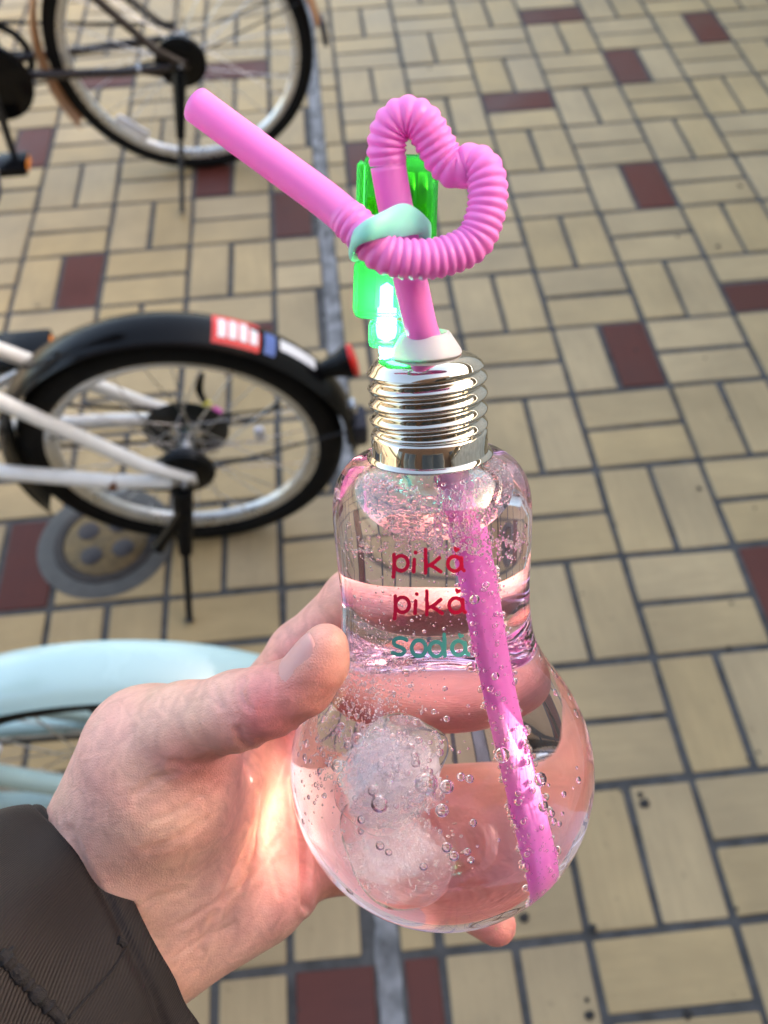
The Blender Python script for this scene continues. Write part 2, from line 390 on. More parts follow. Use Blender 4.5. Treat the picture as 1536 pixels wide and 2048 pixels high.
# ------------------------------------------------------------------ bicycles
def rotY(a): return Matrix.Rotation(a, 4, 'Y')
AXY = Matrix.Rotation(PI / 2, 4, 'X')     # lathe axis z -> wheel axis y
def wheel(root, c, r, tw, rimmat, rimw, hubmat, phase=0.0, reflector=None, name='wheel'):
    T = Matrix.Translation(c) @ AXY; R = r - tw
    rim = [(R - .014, -.006), (R - .016, 0), (R - .014, .006), (R - .004, rimw), (R + .004, rimw), (R + .004, rimw - .002), (R - .002, 0), (R + .004, -rimw + .002), (R + .004, -rimw), (R - .004, -rimw)]
    w = MB().lathe(rim, 96, T, closed=True).build(name, rimmat, root)
    tp = [(R + tw * .5 + math.cos(a) * tw * .53, math.sin(a) * tw * .55) for a in [2 * PI * k / 14 for k in range(14)]]
    MB().lathe(tp, 96, T, closed=True).build('tyre', M_TYRE, w)
    sp = MB(); ns = 28
    for k in range(ns):
        side = 1 if k % 2 else -1; a = 2 * PI * k / ns + phase; da = (1 if (k // 2) % 2 else -1) * 1.15; hr = .022
        A = Vector((math.cos(a + da) * hr, side * .028, math.sin(a + da) * hr)); B = Vector((math.cos(a) * (R - .012), side * .003, math.sin(a) * (R - .012)))
        sp.tube([A + c, B + c], .0011, 5, False)
    sp.build('spokes', M_STEEL, w, weld=False)
    h = MB().lathe([(.009, -.05), (.009, -.034), (.027, -.033), (.027, -.028), (.015, -.022), (.013, 0), (.015, .022), (.027, .028), (.027, .033), (.009, .034), (.009, .05)], 24, T).build('hub', hubmat, w)
    if reflector is not None:
        a = reflector; pc = c + Vector((math.cos(a) * (R - .036), .012, math.sin(a) * (R - .036)))
        rm = Matrix.Rotation(-(a + PI / 2), 4, 'Y')
        MB().box(pc, (.085, .012, .024), rm, .004).build('spoke_reflector', M_CLEARREF, w)
    return w
def fender(root, c, R, w, mat, a0, a1, drop=.012, name='mudguard', n=64):
    # angle 0 = forward, 90 = up, 180 = rear
    prof = []
    for k in range(11):
        t = -1 + 2 * k / 10; prof.append((t * w / 2, R - drop * (abs(t) ** 2.6)))
    b = MB(); vs = []; m = len(prof)
    for q in range(2):
        for i in range(n + 1):
            a = math.radians(lerp(a0, a1, i / n))
            for y, rr in prof:
                rr2 = rr - q * .0016; vs.append((c[0] + math.cos(a) * rr2, c[1] + y * (1 - .03 * q), c[2] + math.sin(a) * rr2))
    k0 = (n + 1) * m
    fs = []
    for i in range(n):
        for k in range(m - 1):
            q = (i * m + k, i * m + k + 1, (i + 1) * m + k + 1, (i + 1) * m + k); fs.append(q); fs.append(tuple(k0 + z for z in q[::-1]))
        for k in (0, m - 1):
            q = (i * m + k, (i + 1) * m + k, k0 + (i + 1) * m + k, k0 + i * m + k); fs.append(q)
    for i in (0, n):
        for k in range(m - 1): fs.append((i * m + k, i * m + k + 1, k0 + i * m + k + 1, k0 + i * m + k))
    b.add(vs, fs); return b.build(name, mat, root, ang=60)
def fpoint(c, R, a, y=0.0):
    a = math.radians(a); return Vector((c[0] + math.cos(a) * R, c[1] + y, c[2] + math.sin(a) * R))
def fsticker(parent, c, R, a0, a1, y0, y1, mat, name='sticker', w=.06, drop=.012, n=8, m=5):
    vs = []
    for i in range(n + 1):
        for k in range(m + 1):
            y = lerp(y0, y1, k / m); rr = R - drop * abs(2 * y / w) ** 2.6 + .0007; a = math.radians(lerp(a0, a1, i / n))
            vs.append((c[0] + math.cos(a) * rr, c[1] + y, c[2] + math.sin(a) * rr))
    return MB().add(vs, [(i * (m + 1) + k, i * (m + 1) + k + 1, (i + 1) * (m + 1) + k + 1, (i + 1) * (m + 1) + k) for i in range(n) for k in range(m)]).build(name, mat, parent)
def pedal(root, p, refmat=M_ORANGE):
    q = MB().box(p, (.085, .07, .024), None, .005).build('pedal', M_BLACKP, root)
    for s in (-1, 1): MB().box(p + Vector((s * .0425, 0, 0)), (.004, .045, .016), None, .001).build('pedal_reflector', refmat, q)
def saddle(root, p, mat):
    b = MB(); vs = []; n = 22; sec = 14
    for i in range(n + 1):
        t = i / n; x = lerp(-.13, .13, t); w = lerp(.082, .018, min(1, max(0, (t - .18) / .6)) ** .8) * (1 - max(0, .16 - t) / .16 * .35)
        hh = .026 * (1 if 0 < i < n else .3)
        for k in range(sec):
            a = 2 * PI * k / sec; vs.append((p.x + x, p.y + math.cos(a) * w * (1 if 0 < i < n else .3), p.z + math.sin(a) * hh * (1 if math.sin(a) > 0 else .7) + (.012 * (1 - t) ** 2)))
    b.add(vs, [(i * sec + k, i * sec + (k + 1) % sec, (i + 1) * sec + (k + 1) % sec, (i + 1) * sec + k) for i in range(n) for k in range(sec)] + [tuple(range(sec))[::-1], tuple(n * sec + k for k in range(sec))])
    return b.build('saddle', mat, root)
LEAN = .075
def bike(name, label, hub, r, paint, fmat, fw, fang, wb, tw, rimmat, o):
    # local frame: x forward, y left, z up; heading is world -X so the left side faces the camera
    root = empty(name, Matrix.Translation((hub[0], hub[1], 0)) @ Matrix.Rotation(PI + o.get('yaw', 0), 4, 'Z') @ Matrix.Rotation(-LEAN, 4, 'X'), label, 'bicycle', 'bicycles parked in a row')
    H = Vector((0, 0, r)); FH = Vector((wb, 0, r)); BBv = Vector(o.get('bb', (.40, 0, r + .03)))
    hw = .06
    wheel(root, H, r, tw, rimmat, .0125, M_STEEL, .1, o.get('reflector'))
    wheel(root, FH, r, tw, rimmat, .0125, M_STEEL, .5, 2.2)
    FR = r + .026
    fd = fender(root, H, FR, fw, fmat, *fang)
    fender(root, FH, FR, fw, fmat, 10, 150)
    seat_c = Vector(o.get('seat_c', (.32, 0, r + .36))); head_b = Vector((wb - .13, 0, r + .33)); head_t = Vector((wb - .17, 0, r + .47))
    ds = o.get('drop', .062); stx = o.get('st', .010); ctx = o.get('ct', .0105)
    for s in (1, -1):
        MB().tube([H + Vector((-.008, s * ds, .004)), H + Vector((.05, s * (ds - .002), .04)), seat_c + Vector((-.015, s * .034, -.05)), seat_c + Vector((0, s * .015, 0))], [stx * .75, stx, stx, stx], 14).build('seat_stay', paint, root)
        MB().tube([H + Vector((.02, s * ds, -.002)), lerp(H, BBv, .3) + Vector((0, s * (ds - .002), -.004)), BBv + Vector((-.04, s * .036, 0)), BBv + Vector((0, s * .028, 0))], [ctx * .85, ctx, ctx, ctx], 14).build('chain_stay', paint, root)
        MB().box(H + Vector((.004, s * ds, 0)), (.045, .006, .024), None, .002).build('dropout', paint, root)
        MB().lathe([(0, -.007), (.0095, -.007), (.0095, 0), (.005, .001), (.005, .008), (0, .008)], 6, Matrix.Translation(H + Vector((0, s * (ds + .008), 0))) @ Matrix.Rotation(-s * PI / 2, 4, 'X')).build('axle_nut', M_STEEL, root)
    br = catmull([seat_c + Vector((-.10, .042, -.105)), seat_c + Vector((-.125, .038, -.07)), seat_c + Vector((-.13, 0, -.055)), seat_c + Vector((-.125, -.038, -.07)), seat_c + Vector((-.10, -.042, -.105))], 5)
    MB().tube(br, .007, 10).build('brake_bridge', paint, root)
    MB().tube([BBv, seat_c, seat_c + (seat_c - BBv).normalized() * .05], [.019, .017, .017], 16).build('seat_tube', paint, root)
    MB().tube([BBv, head_b], .018, 16).build('down_tube', paint, root)
    MB().tube([seat_c - Vector((0, 0, .04)), head_t - Vector((0, 0, .03))], .014, 16).build('top_tube', paint, root)
    MB().tube([head_b, head_t], .019, 16).build('head_tube', paint, root)
    for s in (1, -1): MB().tube([FH + Vector((0, s * .05, 0)), FH + Vector((-.06, s * .045, .2)), head_b + Vector((0, s * .03, -.02)), head_b], [.008, .010, .012, .012], 12).build('fork_blade', paint, root)
    MB().tube([BBv + Vector((0, -.04, 0)), BBv + Vector((0, .04, 0))], .021, 16).build('bottom_bracket', M_DARKMET, root)
    sp = Vector(o.get('saddle', (.24, 0, r + .58)))
    MB().tube([seat_c, sp - Vector((0, 0, .03))], .0128, 14).build('seat_post', M_STEEL, root)
    saddle(root, sp, o.get('saddlemat', M_NAVYP))
    st_t = head_t + Vector((-.06, 0, .2))
    MB().tube([head_t, st_t], .0125, 14).build('stem', M_STEEL, root)
    MB().tube(catmull([st_t + Vector((-.12, -.27, .03)), st_t + Vector((-.03, -.2, .03)), st_t + Vector((.02, -.06, 0)), st_t, st_t + Vector((.02, .06, 0)), st_t + Vector((-.03, .2, .03)), st_t + Vector((-.12, .27, .03))], 5), .011, 12).build('handlebar', M_STEEL, root)
    for s in (1, -1): MB().tube([st_t + Vector((-.13, s * .278, .03)), st_t + Vector((-.05, s * .218, .03))], .016, 12).build('grip', M_BLACKP, root)
    # drivetrain on the right (far) side
    T = Matrix.Translation(BBv + Vector((0, -.052, 0))) @ AXY
    cr = o.get('ring', .08)
    MB().lathe([(cr, -.0015), (cr, .0015), (cr - .018, .0015), (cr - .018, -.0015)], 48, T, closed=True).build('chainring', M_DARKMET, root)
    MB().box(BBv + Vector((0, -.052, 0)), (2 * cr - .03, .004, .02), None, .001).build('chainring_arm', M_DARKMET, root)
    pr = .032; prof = []
    for k in range(5): prof += [(pr + .004 * (4 - k), -.045 + .005 * k), (pr + .004 * (4 - k), -.042 + .005 * k), (pr - .004, -.0415 + .005 * k)]
    MB().lathe(prof, 36, Matrix.Translation(H) @ Matrix.Rotation(-PI / 2, 4, 'X') @ Matrix.Scale(-1, 4, (0, 0, 1))).build('sprocket', M_DARKMET, root)
    ch = MB()
    for s in (1, -1):
        A = H + Vector((0, -.045, s * (pr + .006))); B = BBv + Vector((0, -.05, s * (cr - .004))); ch.tube([A, B], .0042, 6, True, .7)
    ch.build('chain', M_DARKMET, root)
    ca = math.radians(o.get('crank', -70)); cl = .165
    for s, sg in ((1, 1), (-1, -1)):
        e = BBv + Vector((math.cos(ca) * cl * sg, s * .085, math.sin(ca) * cl * sg))
        MB().tube([BBv + Vector((0, s * .06, 0)), e], [.012, .009], 8, True, .6).build('crank_arm', M_DARKMET if o.get('darkcrank') else M_STEEL, root)
        pedal(root, e + Vector((0, s * .045, 0)))
    # band brake drum and kickstand on the left side
    D = Matrix.Translation(H + Vector((0, .036, 0))) @ Matrix.Rotation(-PI / 2, 4, 'X')
    dr = o.get('drum', .046)
    drum = MB().lathe([(.0, .0), (dr * .9, .0), (dr, .004), (dr, .016), (dr * .86, .021), (.014, .022), (0, .022)], 40, D).build('brake_drum', M_BLACKP, root)
    MB().tube([H + Vector((.02, .05, -.03)), H + Vector((.09, .056, -.012))], [.010, .006], 8).build('brake_arm', M_BLACKP, drum)
    ks = Matrix.Rotation(LEAN, 3, 'X') @ Vector(o['kick'])
    K0 = H + Vector((.004, ds + .018, -.006)); dK = (ks - K0)
    k1 = MB().tube([K0, K0 + dK * .12, K0 + dK * .45], [.017, .016, .011], 12).build('kickstand', M_BLACKP, root)
    MB().tube([K0 + dK * .42, K0 + dK * .97, ks + Vector((0, 0, .003))], [.0065, .0062, .009], 10).build('stand_leg', M_DARKMET, k1)
    for s in (1, -1):     # fender struts
        MB().tube([H + Vector((-.01, s * .055, .006)), fpoint(H, FR - .012, 200 if fang[1] > 185 else fang[1] - 12, s * fw * .46)], .0021, 6).build('mudguard_strut', M_DARKMET, root)
    return root, H, FR, fd

# --- white bicycle
WH = (-.26, .98)
wroot, WHc, WFR, wf = bike('bicycle', 'white bicycle with glossy black rear mudguard and red tail light', WH, .25, M_WHITEP, M_BLACKP, .066, (-24, 182), .95, .042, M_SILVER,
    dict(bb=(.385, 0, .30), seat_c=(.335, 0, .60), saddle=(.236, 0, .728), kick=(.037, .189, .004), crank=-22, reflector=None, ring=.07, st=.0112, ct=.0122))
fsticker(wf, WHc, WFR, 109, 123, -.024, .026, M_STICKRED, 'sticker', .066)
for k in range(4): fsticker(wf, WHc, WFR + .0006, 110.6 + k * 3.1, 112.9 + k * 3.1, -.014, .018, M_STICKW, 'sticker_print', .066, n=3)
fsticker(wf, WHc, WFR, 124.5, 128, -.012, .024, M_STICKB, 'sticker', .066); fsticker(wf, WHc, WFR, 129.5, 143, -.010, .010, M_STICKW, 'sticker', .066)
tl = fpoint(WHc, WFR, 146)
td = Vector((-1, -.1, .22)).normalized(); tm = Matrix.Translation(tl + td * .005) @ td.to_track_quat('Z', 'Y').to_matrix().to_4x4()
lamp = MB().lathe([(.008, -.014), (.013, 0), (.019, .022), (.025, .034), (.025, .040)], 28, tm).build('tail_light', M_BLACKP, wroot)
MB().lathe([(.0245, .0395), (.0245, .046), (.016, .048), (0, .049)], 28, tm).build('lens', M_REDLENS, lamp)
MB().box(fpoint(WHc, WFR - .003, 176), (.036, .05, .05), rotY(0), .008).build('mud_flap', M_NAVYP, wroot)
MB().box(fpoint(WHc, WFR + .003, 166), (.008, .022, .016), rotY(.3), .003).build('mudguard_bolt', M_STEEL, wroot)
def wloc(px, py, ly):
    v = ray(px, py); n_ = wroot.matrix_world.to_3x3() @ Vector((0, 1, 0)); q0 = wroot.matrix_world @ Vector((0, ly, 0))
    return wroot.matrix_world.inverted() @ (CAM_P + v * ((q0 - CAM_P).dot(n_) / v.dot(n_)))
cab = [wloc(470, 835, -.07), wloc(500, 838, -.075), wloc(550, 812, -.07), wloc(567, 760, -.05), wloc(545, 690, -.02), wloc(510, 660, -.01), wloc(440, 652, -.03), wloc(330, 660, -.05)]
MB().tube(catmull(cab, 8), .0034, 8).build('brake_cable', M_BLACKP, wroot)
MB().tube(catmull([wloc(404, 748, -.07), wloc(398, 778, -.072), wloc(408, 802, -.072)], 4), [.004, .005, .006, .0065, .007, .0065, .006, .0055, .005], 8).build('derailleur_cable', M_BLACKP, wroot)
MB().tube([wloc(410, 806, -.072), wloc(422, 812, -.072)], .0065, 8).build('cable_end', M_YELM, wroot)
MB().tube([wloc(424, 818, -.072), wloc(440, 826, -.072)], .0065, 8).build('cable_end', M_PINKM, wroot)
MB().tube([wloc(440, 832, -.072), wloc(462, 838, -.072)], .009, 8).build('cable_boot', M_BLACKP, wroot)
MB().lathe([(.020, -.006), (.022, -.006), (.022, .006), (.020, .006)], 28, Matrix.Translation(WHc + Vector((0, .024, 0))) @ AXY, closed=True).build('hub_band', M_TEAL, wroot)
MB().lathe([(.0125, -.006), (.0142, -.006), (.0142, .006), (.0125, .006)], 18, Matrix.Translation(wloc(228, 965, .060)) @ Matrix.Rotation(PI / 2, 4, 'Y'), closed=True).build('stay_clamp', M_CLAMP, wroot)
MB().lathe([(.030, -.0010), (.066, -.0012), (.068, 0), (.066, .0012), (.030, .0010)], 48, Matrix.Translation(WHc + Vector((0, -.0365, 0))) @ AXY).build('spoke_guard', pmat('smoke_plastic', (.03, .032, .034), .3), wroot)
dm = MB(); dm.box(WHc + Vector((.01, -.062, -.05)), (.022, .014, .07), rotY(.25), .004)
for q in (-.035, -.085): dm.lathe([(.004, -.004), (.017, -.003), (.017, .003), (.004, .004)], 16, Matrix.Translation(WHc + Vector((.012, -.062, q))) @ AXY)
dm.build('derailleur', M_DARKMET, wroot)
MB().tube([WHc + Vector((.006, .10, -.03)), WHc + Vector((.05, .115, -.085)), WHc + Vector((.062, .118, -.10))], [.011, .009, .012], 10).build('stand_lever', M_BLACKP, wroot)
MB().box(wloc(520, 868, 0), (.016, .010, .03), None, .004).build('spoke_reflector', M_CLEARREF, wroot)

# --- dark bicycle with tan mudguard
BH = (-.311, 2.188)
broot, BHc, BFR, bf = bike('bicycle', 'dark brown bicycle with tan mudguard at the top edge', BH, .31, M_BROWNP, M_TAN, .058, (-30, 172), 1.08, .036, M_SILVER,
    dict(bb=(.44, 0, .30), seat_c=(.36, 0, .74), saddle=(.26, 0, .92), kick=(.053, .215, .004), crank=-88, darkcrank=True, ring=.085, drum=.06,
         reflector=math.radians(-48)))
MB().box(fpoint(BHc, BFR + .002, 176), (.012, .05, .055), rotY(.12), .004).build('mud_flap', M_NAVYP, broot)
# chain case on the near side bottom bracket
MB().lathe([(0, .0), (.085, .0), (.095, .006), (.095, .014), (.085, .02), (0, .02)], 40, Matrix.Translation((.44, .045, .30)) @ Matrix.Rotation(-PI / 2, 4, 'X')).build('chain_case', M_BLACKP, broot)
MB().lathe([(.026, -.016), (.031, -.014), (.031, .012), (.026, .016)], 30, Matrix.Translation(BHc + Vector((0, .01, 0))) @ AXY).build('hub_shell', M_SILVER, broot)
MB().lathe([(.0115, -.004), (.0135, -.004), (.0135, .004), (.0115, .004)], 18, Matrix.Translation((.095, .061, .306)) @ Matrix.Rotation(PI / 2, 4, 'Y'), closed=True).build('stay_clamp', M_STEEL, broot)

# --- mint bicycle
MH = (-.300, .472)
mroot, MHc, MFR, mf = bike('bicycle', 'pale mint bicycle with wide mint mudguard behind the hand', MH, .25, M_MINT, M_MINT, .068, (-20, 186), .95, .044, M_SILVER,
    dict(bb=(.385, 0, .30), seat_c=(.335, 0, .60), saddle=(.26, 0, .72), kick=(.037, .19, .004), crank=40, drop=.048, reflector=math.radians(28), st=.012, ct=.0125))
MB().box(fpoint(MHc, MFR - .001, 186), (.02, .05, .05), rotY(0), .006).build('mud_flap', M_NAVYP, mroot)
#@@FOREGROUND@@
# ------------------------------------------------------------------ bulb bottle frame
def cam_dir(x, y, z): return (CAM_R * x + CAM_U * y - CAM_F * z)      # x right, y up, z towards the viewer
B_Z = cam_dir(-.053, .930, .3665).normalized()
B_X = (CAM_R - B_Z * CAM_R.dot(B_Z)).normalized(); B_Y = B_Z.cross(B_X)
B_O = at(882, 1535, .243)
BM = Matrix(((B_X.x, B_Y.x, B_Z.x, B_O.x), (B_X.y, B_Y.y, B_Z.y, B_O.y), (B_X.z, B_Y.z, B_Z.z, B_O.z), (0, 0, 0, 1)))
BMI = BM.inverted()
def bl(px, py, d): return BMI @ at(px, py, d)
RB = .041
prof_pts = [(RB * math.sin(t), -RB * math.cos(t)) for t in np.linspace(0, PI / 2, 16)] + [(.0402, .0085), (.0378, .016), (.0347, .0222), (.0310, .0280), (.0273, .0345), (.0249, .0415), (.0239, .0485), (.0236, .055),
            (.0238, .063), (.02405, .070), (.02405, .0755), (.0238, .0795), (.0228, .0835), (.0207, .0868), (.0178, .0890), (.0148, .0902), (.0128, .0912), (.0122, .0930), (.0120, .1000), (.0118, .1060), (.0100, .1070)]
PROF = catmull([(r, z) for r, z in prof_pts], 4); PROF[:, 0] = np.maximum(PROF[:, 0], 0); PROF[0] = (0, -RB)
def r_out(z): return np.interp(z, PROF[:, 1], PROF[:, 0], left=0, right=0)
WALL = .0012
dP = np.gradient(PROF, axis=0); nrm = np.stack([dP[:, 1], -dP[:, 0]], 1); nrm /= np.linalg.norm(nrm, axis=1)[:, None] + 1e-12
def offset(d):
    q = PROF - nrm * d; q[:, 0] = np.maximum(q[:, 0], 0); q[0, 0] = 0; return q
M_GLASS = glass('clear_plastic', (1.0, .985, .992), 1.46)
M_SODA = glass('pink_soda', (1.0, .95, .975), 1.333 / 1.46)
bottle = empty('light_bulb_bottle', BM, 'clear light bulb shaped soda bottle with chrome screw cap held in the hand', 'bottle')
# chrome screw cap
M_CHROME = pmat('chrome', (.50, .475, .43), .045, metal=1.0)
prof = [(.0128, .0892), (.0146, .0894), (.0149, .0900), (.0146, .0906), (.0138, .0910), (.0137, .0925), (.0137, .0955)]
th0, th1 = .0962, .1104
N = 96; rowsn = 110; vs = []
for k in range(rowsn + 1):
    z = lerp(th0, th1, k / rowsn)
    for q in range(N):
        a = 2 * PI * q / N; ph = (z - .0974) / .0037 - a / (2 * PI)
        w = .5 + .5 * math.cos(2 * PI * ph); w = w ** .8
        ends = min(1, (k / rowsn) / .06, (1 - k / rowsn) / .06)
        r = lerp(.0130, .0122 + .0016 * w, max(0, min(1, ends)) if k < rowsn * .9 else 1)
        vs.append((r * math.cos(a), r * math.sin(a), z))
capm = MB(); capm.lathe(prof + [(.0135, .0960), (.0130, th0)], N)
capm.f = [f for f in capm.f if len(f) == 4]
capm.add(vs, [(k * N + q, k * N + (q + 1) % N, (k + 1) * N + (q + 1) % N, (k + 1) * N + q) for k in range(rowsn) for q in range(N)])
top = [vs[rowsn * N + q] for q in range(N)]; dome = [(.0131, .1112), (.0124, .1121), (.0112, .1129), (.0098, .1134), (.0084, .1137), (.0060, .1138)]
dv = list(top)
for r, z in dome: dv += [(r * math.cos(2 * PI * q / N), r * math.sin(2 * PI * q / N), z) for q in range(N)]
capm.add(dv, [(k * N + q, k * N + (q + 1) % N, (k + 1) * N + (q + 1) % N, (k + 1) * N + q) for k in range(len(dome)) for q in range(N)])
capm.build('screw_cap', M_CHROME, bottle, ang=50)
# white spout
M_SPOUT = pmat('white_plastic', (.50, .485, .53), .42, sss=.1)
MB().lathe([(.0078, .1137), (.0081, .1141), (.0080, .1146), (.0058, .1182), (.0054, .1187), (.0049, .1188), (.0046, .1184), (.0046, .1120)], 64).build('spout', M_SPOUT, bottle)

# lettering printed on the glass
def hit_bottle(px, py, off=.00012):
    o = BMI @ CAM_P; d = (BMI.to_3x3() @ ray(px, py)).normalized(); t = .12
    for _ in range(60):
        p = o + d * t; rr = math.hypot(p.x, p.y); g = rr - float(r_out(p.z)) - off
        if g < 1e-6: break
        t += max(g * .75, 2e-6)
    return o + d * t
def circ(cx, cy, rx, ry, a0=0, a1=360, n=28): return [(cx + rx * math.cos(math.radians(lerp(a0, a1, k / n))), cy - ry * math.sin(math.radians(lerp(a0, a1, k / n)))) for k in range(n + 1)]
def heart(cx, cy, s, rot=.35):
    out = []
    for k in range(40):
        t = 2 * PI * k / 40; x = 16 * math.sin(t) ** 3; y = 13 * math.cos(t) - 5 * math.cos(2 * t) - 2 * math.cos(3 * t) - math.cos(4 * t)
        out.append((cx + (x * math.cos(rot) - (-y) * math.sin(rot)) * s / 16, cy + (x * math.sin(rot) + (-y) * math.cos(rot)) * s / 16))
    return out
def pika(dx, dy):
    q = lambda l: [(x + dx, y + dy) for x, y in l]
    return [q([(515, 563), (516, 610), (512, 664)]), q(circ(547, 602, 31, 34)), q([(607, 585), (604, 640)]), q([(612, 553), (612.5, 554)]), q([(657, 540), (658, 600), (657, 645)]),
            q([(720, 578), (690, 603), (666, 614)]), q([(676, 610), (700, 622), (726, 640)]), q(circ(789, 604, 31, 33)), q([(819, 578), (822, 622), (831, 635)])], [q(heart(797, 540, 15))]
soda = ([[(572, 948), (548, 940), (522, 945), (514, 960), (524, 974), (548, 983), (562, 996), (553, 1012), (530, 1014), (508, 1006)], circ(627, 986, 32, 36), circ(706, 990, 31, 33), [(742, 924), (743, 980), (745, 1021)],
         circ(807, 985, 30, 32), [(836, 962), (840, 1002), (851, 1014)]], [heart(816, 930, 14)])
M_INKR = pmat('red_ink', (.55, .008, .045), .5, spec=.2); M_INKT = pmat('teal_ink', (.06, .33, .29), .5, spec=.2)
def word(strokes, hearts, mat, wpx):
    sc = 1536 / 680.0; segs = []
    for s in strokes:
        s = [(560 + x / sc, 860 + y / sc) for x, y in (catmull(s, 4) if 2 < len(s) < 20 else s)]
        segs += [(s[k], s[k + 1]) for k in range(len(s) - 1)]
    A = np.array([a for a, b in segs]); Bq = np.array([b for a, b in segs])
    hp = [[(560 + x / sc, 860 + y / sc) for x, y in h] for h in hearts]
    x0, y0 = np.minimum(A.min(0), Bq.min(0)) - 22; x1, y1 = np.maximum(A.max(0), Bq.max(0)) + 14
    st = .8; xs = np.arange(x0, x1, st); ys = np.arange(y0, y1, st); X, Y = np.meshgrid(xs, ys, indexing='ij'); Dm = np.full(X.shape, 1e9)
    for a, b in zip(A, Bq):
        ab = b - a; t = np.clip(((X - a[0]) * ab[0] + (Y - a[1]) * ab[1]) / (ab @ ab + 1e-9), 0, 1); Dm = np.minimum(Dm, np.hypot(X - a[0] - t * ab[0], Y - a[1] - t * ab[1]))
    ins = Dm < wpx
    for h in hp:
        for u in np.argwhere((np.abs(X - np.mean([q[0] for q in h])) < 12) & (np.abs(Y - np.mean([q[1] for q in h])) < 12)):
            if inside(h, X[tuple(u)], Y[tuple(u)]): ins[tuple(u)] = True
    idx = {}; vs = []; fs = []
    def vid(i, j):
        if (i, j) not in idx:
            idx[(i, j)] = len(vs); vs.append(hit_bottle(x0 + (i - .5) * st, y0 + (j - .5) * st))
        return idx[(i, j)]
    for i, j in np.argwhere(ins): fs.append((vid(i, j), vid(i + 1, j), vid(i + 1, j + 1), vid(i, j + 1)))
    MB().add(vs, fs).build('lettering', mat, bottle, weld=False)
word(*pika(0, 0), M_INKR, 3.8); word(*pika(6, 188), M_INKR, 3.8); word(*soda, M_INKT, 3.9)

# the plastic body is a solid with an air pocket above the soda; the soda is a body of its own inside the plastic
up_l = (BMI.to_3x3() @ Vector((0, 0, 1))).normalized()
fill_p = hit_bottle(858, 1092)
def clipped(prof_, gap, keep_above, n=128):
    me_ = MB().lathe(prof_, n).mesh('part', ang=180); b_ = bmesh.new(); b_.from_mesh(me_)
    bmesh.ops.bisect_plane(b_, geom=b_.verts[:] + b_.edges[:] + b_.faces[:], plane_co=fill_p + up_l * gap, plane_no=up_l, clear_outer=not keep_above, clear_inner=keep_above)
    bmesh.ops.holes_fill(b_, edges=[e for e in b_.edges if e.is_boundary]); bmesh.ops.recalc_face_normals(b_, faces=b_.faces); return me_, b_
lq = offset(WALL); lq = [tuple(q) for q in lq[lq[:, 1] < .1052]]
outer_me = MB().lathe([tuple(q) for q in PROF], 160).mesh('bulb_body', ang=180)
cav_me, cb = clipped(lq, .00004, True)
bmesh.ops.reverse_faces(cb, faces=cb.faces); cb.to_mesh(cav_me); cb.free()
jb = bmesh.new(); jb.from_mesh(outer_me); jb.from_mesh(cav_me); jb.to_mesh(outer_me); jb.free(); outer_me.shade_smooth(); outer_me.set_sharp_from_angle(angle=math.radians(40))
body_o = link('bulb_body', outer_me, M_GLASS, bottle)
me, sb_ = clipped(lq, -.00004, False); sb_.to_mesh(me); sb_.free(); me.shade_smooth(); me.set_sharp_from_angle(angle=math.radians(40))
so = link('soda', me, M_SODA); so.matrix_world = BM
tag(so, 'pale pink sparkling soda filling the light bulb bottle', 'drink')

# ice
def ice_piece(c, sc, seed, label, mat, cat='ice', rough=.10, sub=4, power=3.5):
    b = bmesh.new(); bmesh.ops.create_icosphere(b, subdivisions=sub, radius=1.0); rnd = np.random.RandomState(seed); ph = rnd.uniform(0, 6, (6, 4))
    rm = Matrix.Rotation(rnd.uniform(-.6, .6), 3, 'X') @ Matrix.Rotation(rnd.uniform(-.6, .6), 3, 'Y') @ Matrix.Rotation(rnd.uniform(0, 3), 3, 'Z')
    for v in b.verts:
        d = v.co.normalized(); k = (abs(d.x) ** power + abs(d.y) ** power + abs(d.z) ** power) ** (-1 / power)
        n = sum(math.sin(4 * (d.x * math.cos(q[0]) + d.y * math.sin(q[1]) + d.z * math.cos(q[2])) + q[3]) for q in ph) / 6
        v.co = rm @ Vector((d.x * k * sc[0], d.y * k * sc[1], d.z * k * sc[2])) * (1 + rough * n)
    me = bpy.data.meshes.new('ice_cube'); b.to_mesh(me); b.free(); me.shade_smooth()
    o = link('ice_cube', me, mat); o.matrix_world = BM @ Matrix.Translation(c); return tag(o, label, cat, 'ice in the soda')
M_ICE = glass('clear_ice', (1, 1, 1), 1.014)
M_AIR = glass('trapped_air', (1, 1, 1), 1 / 1.31)
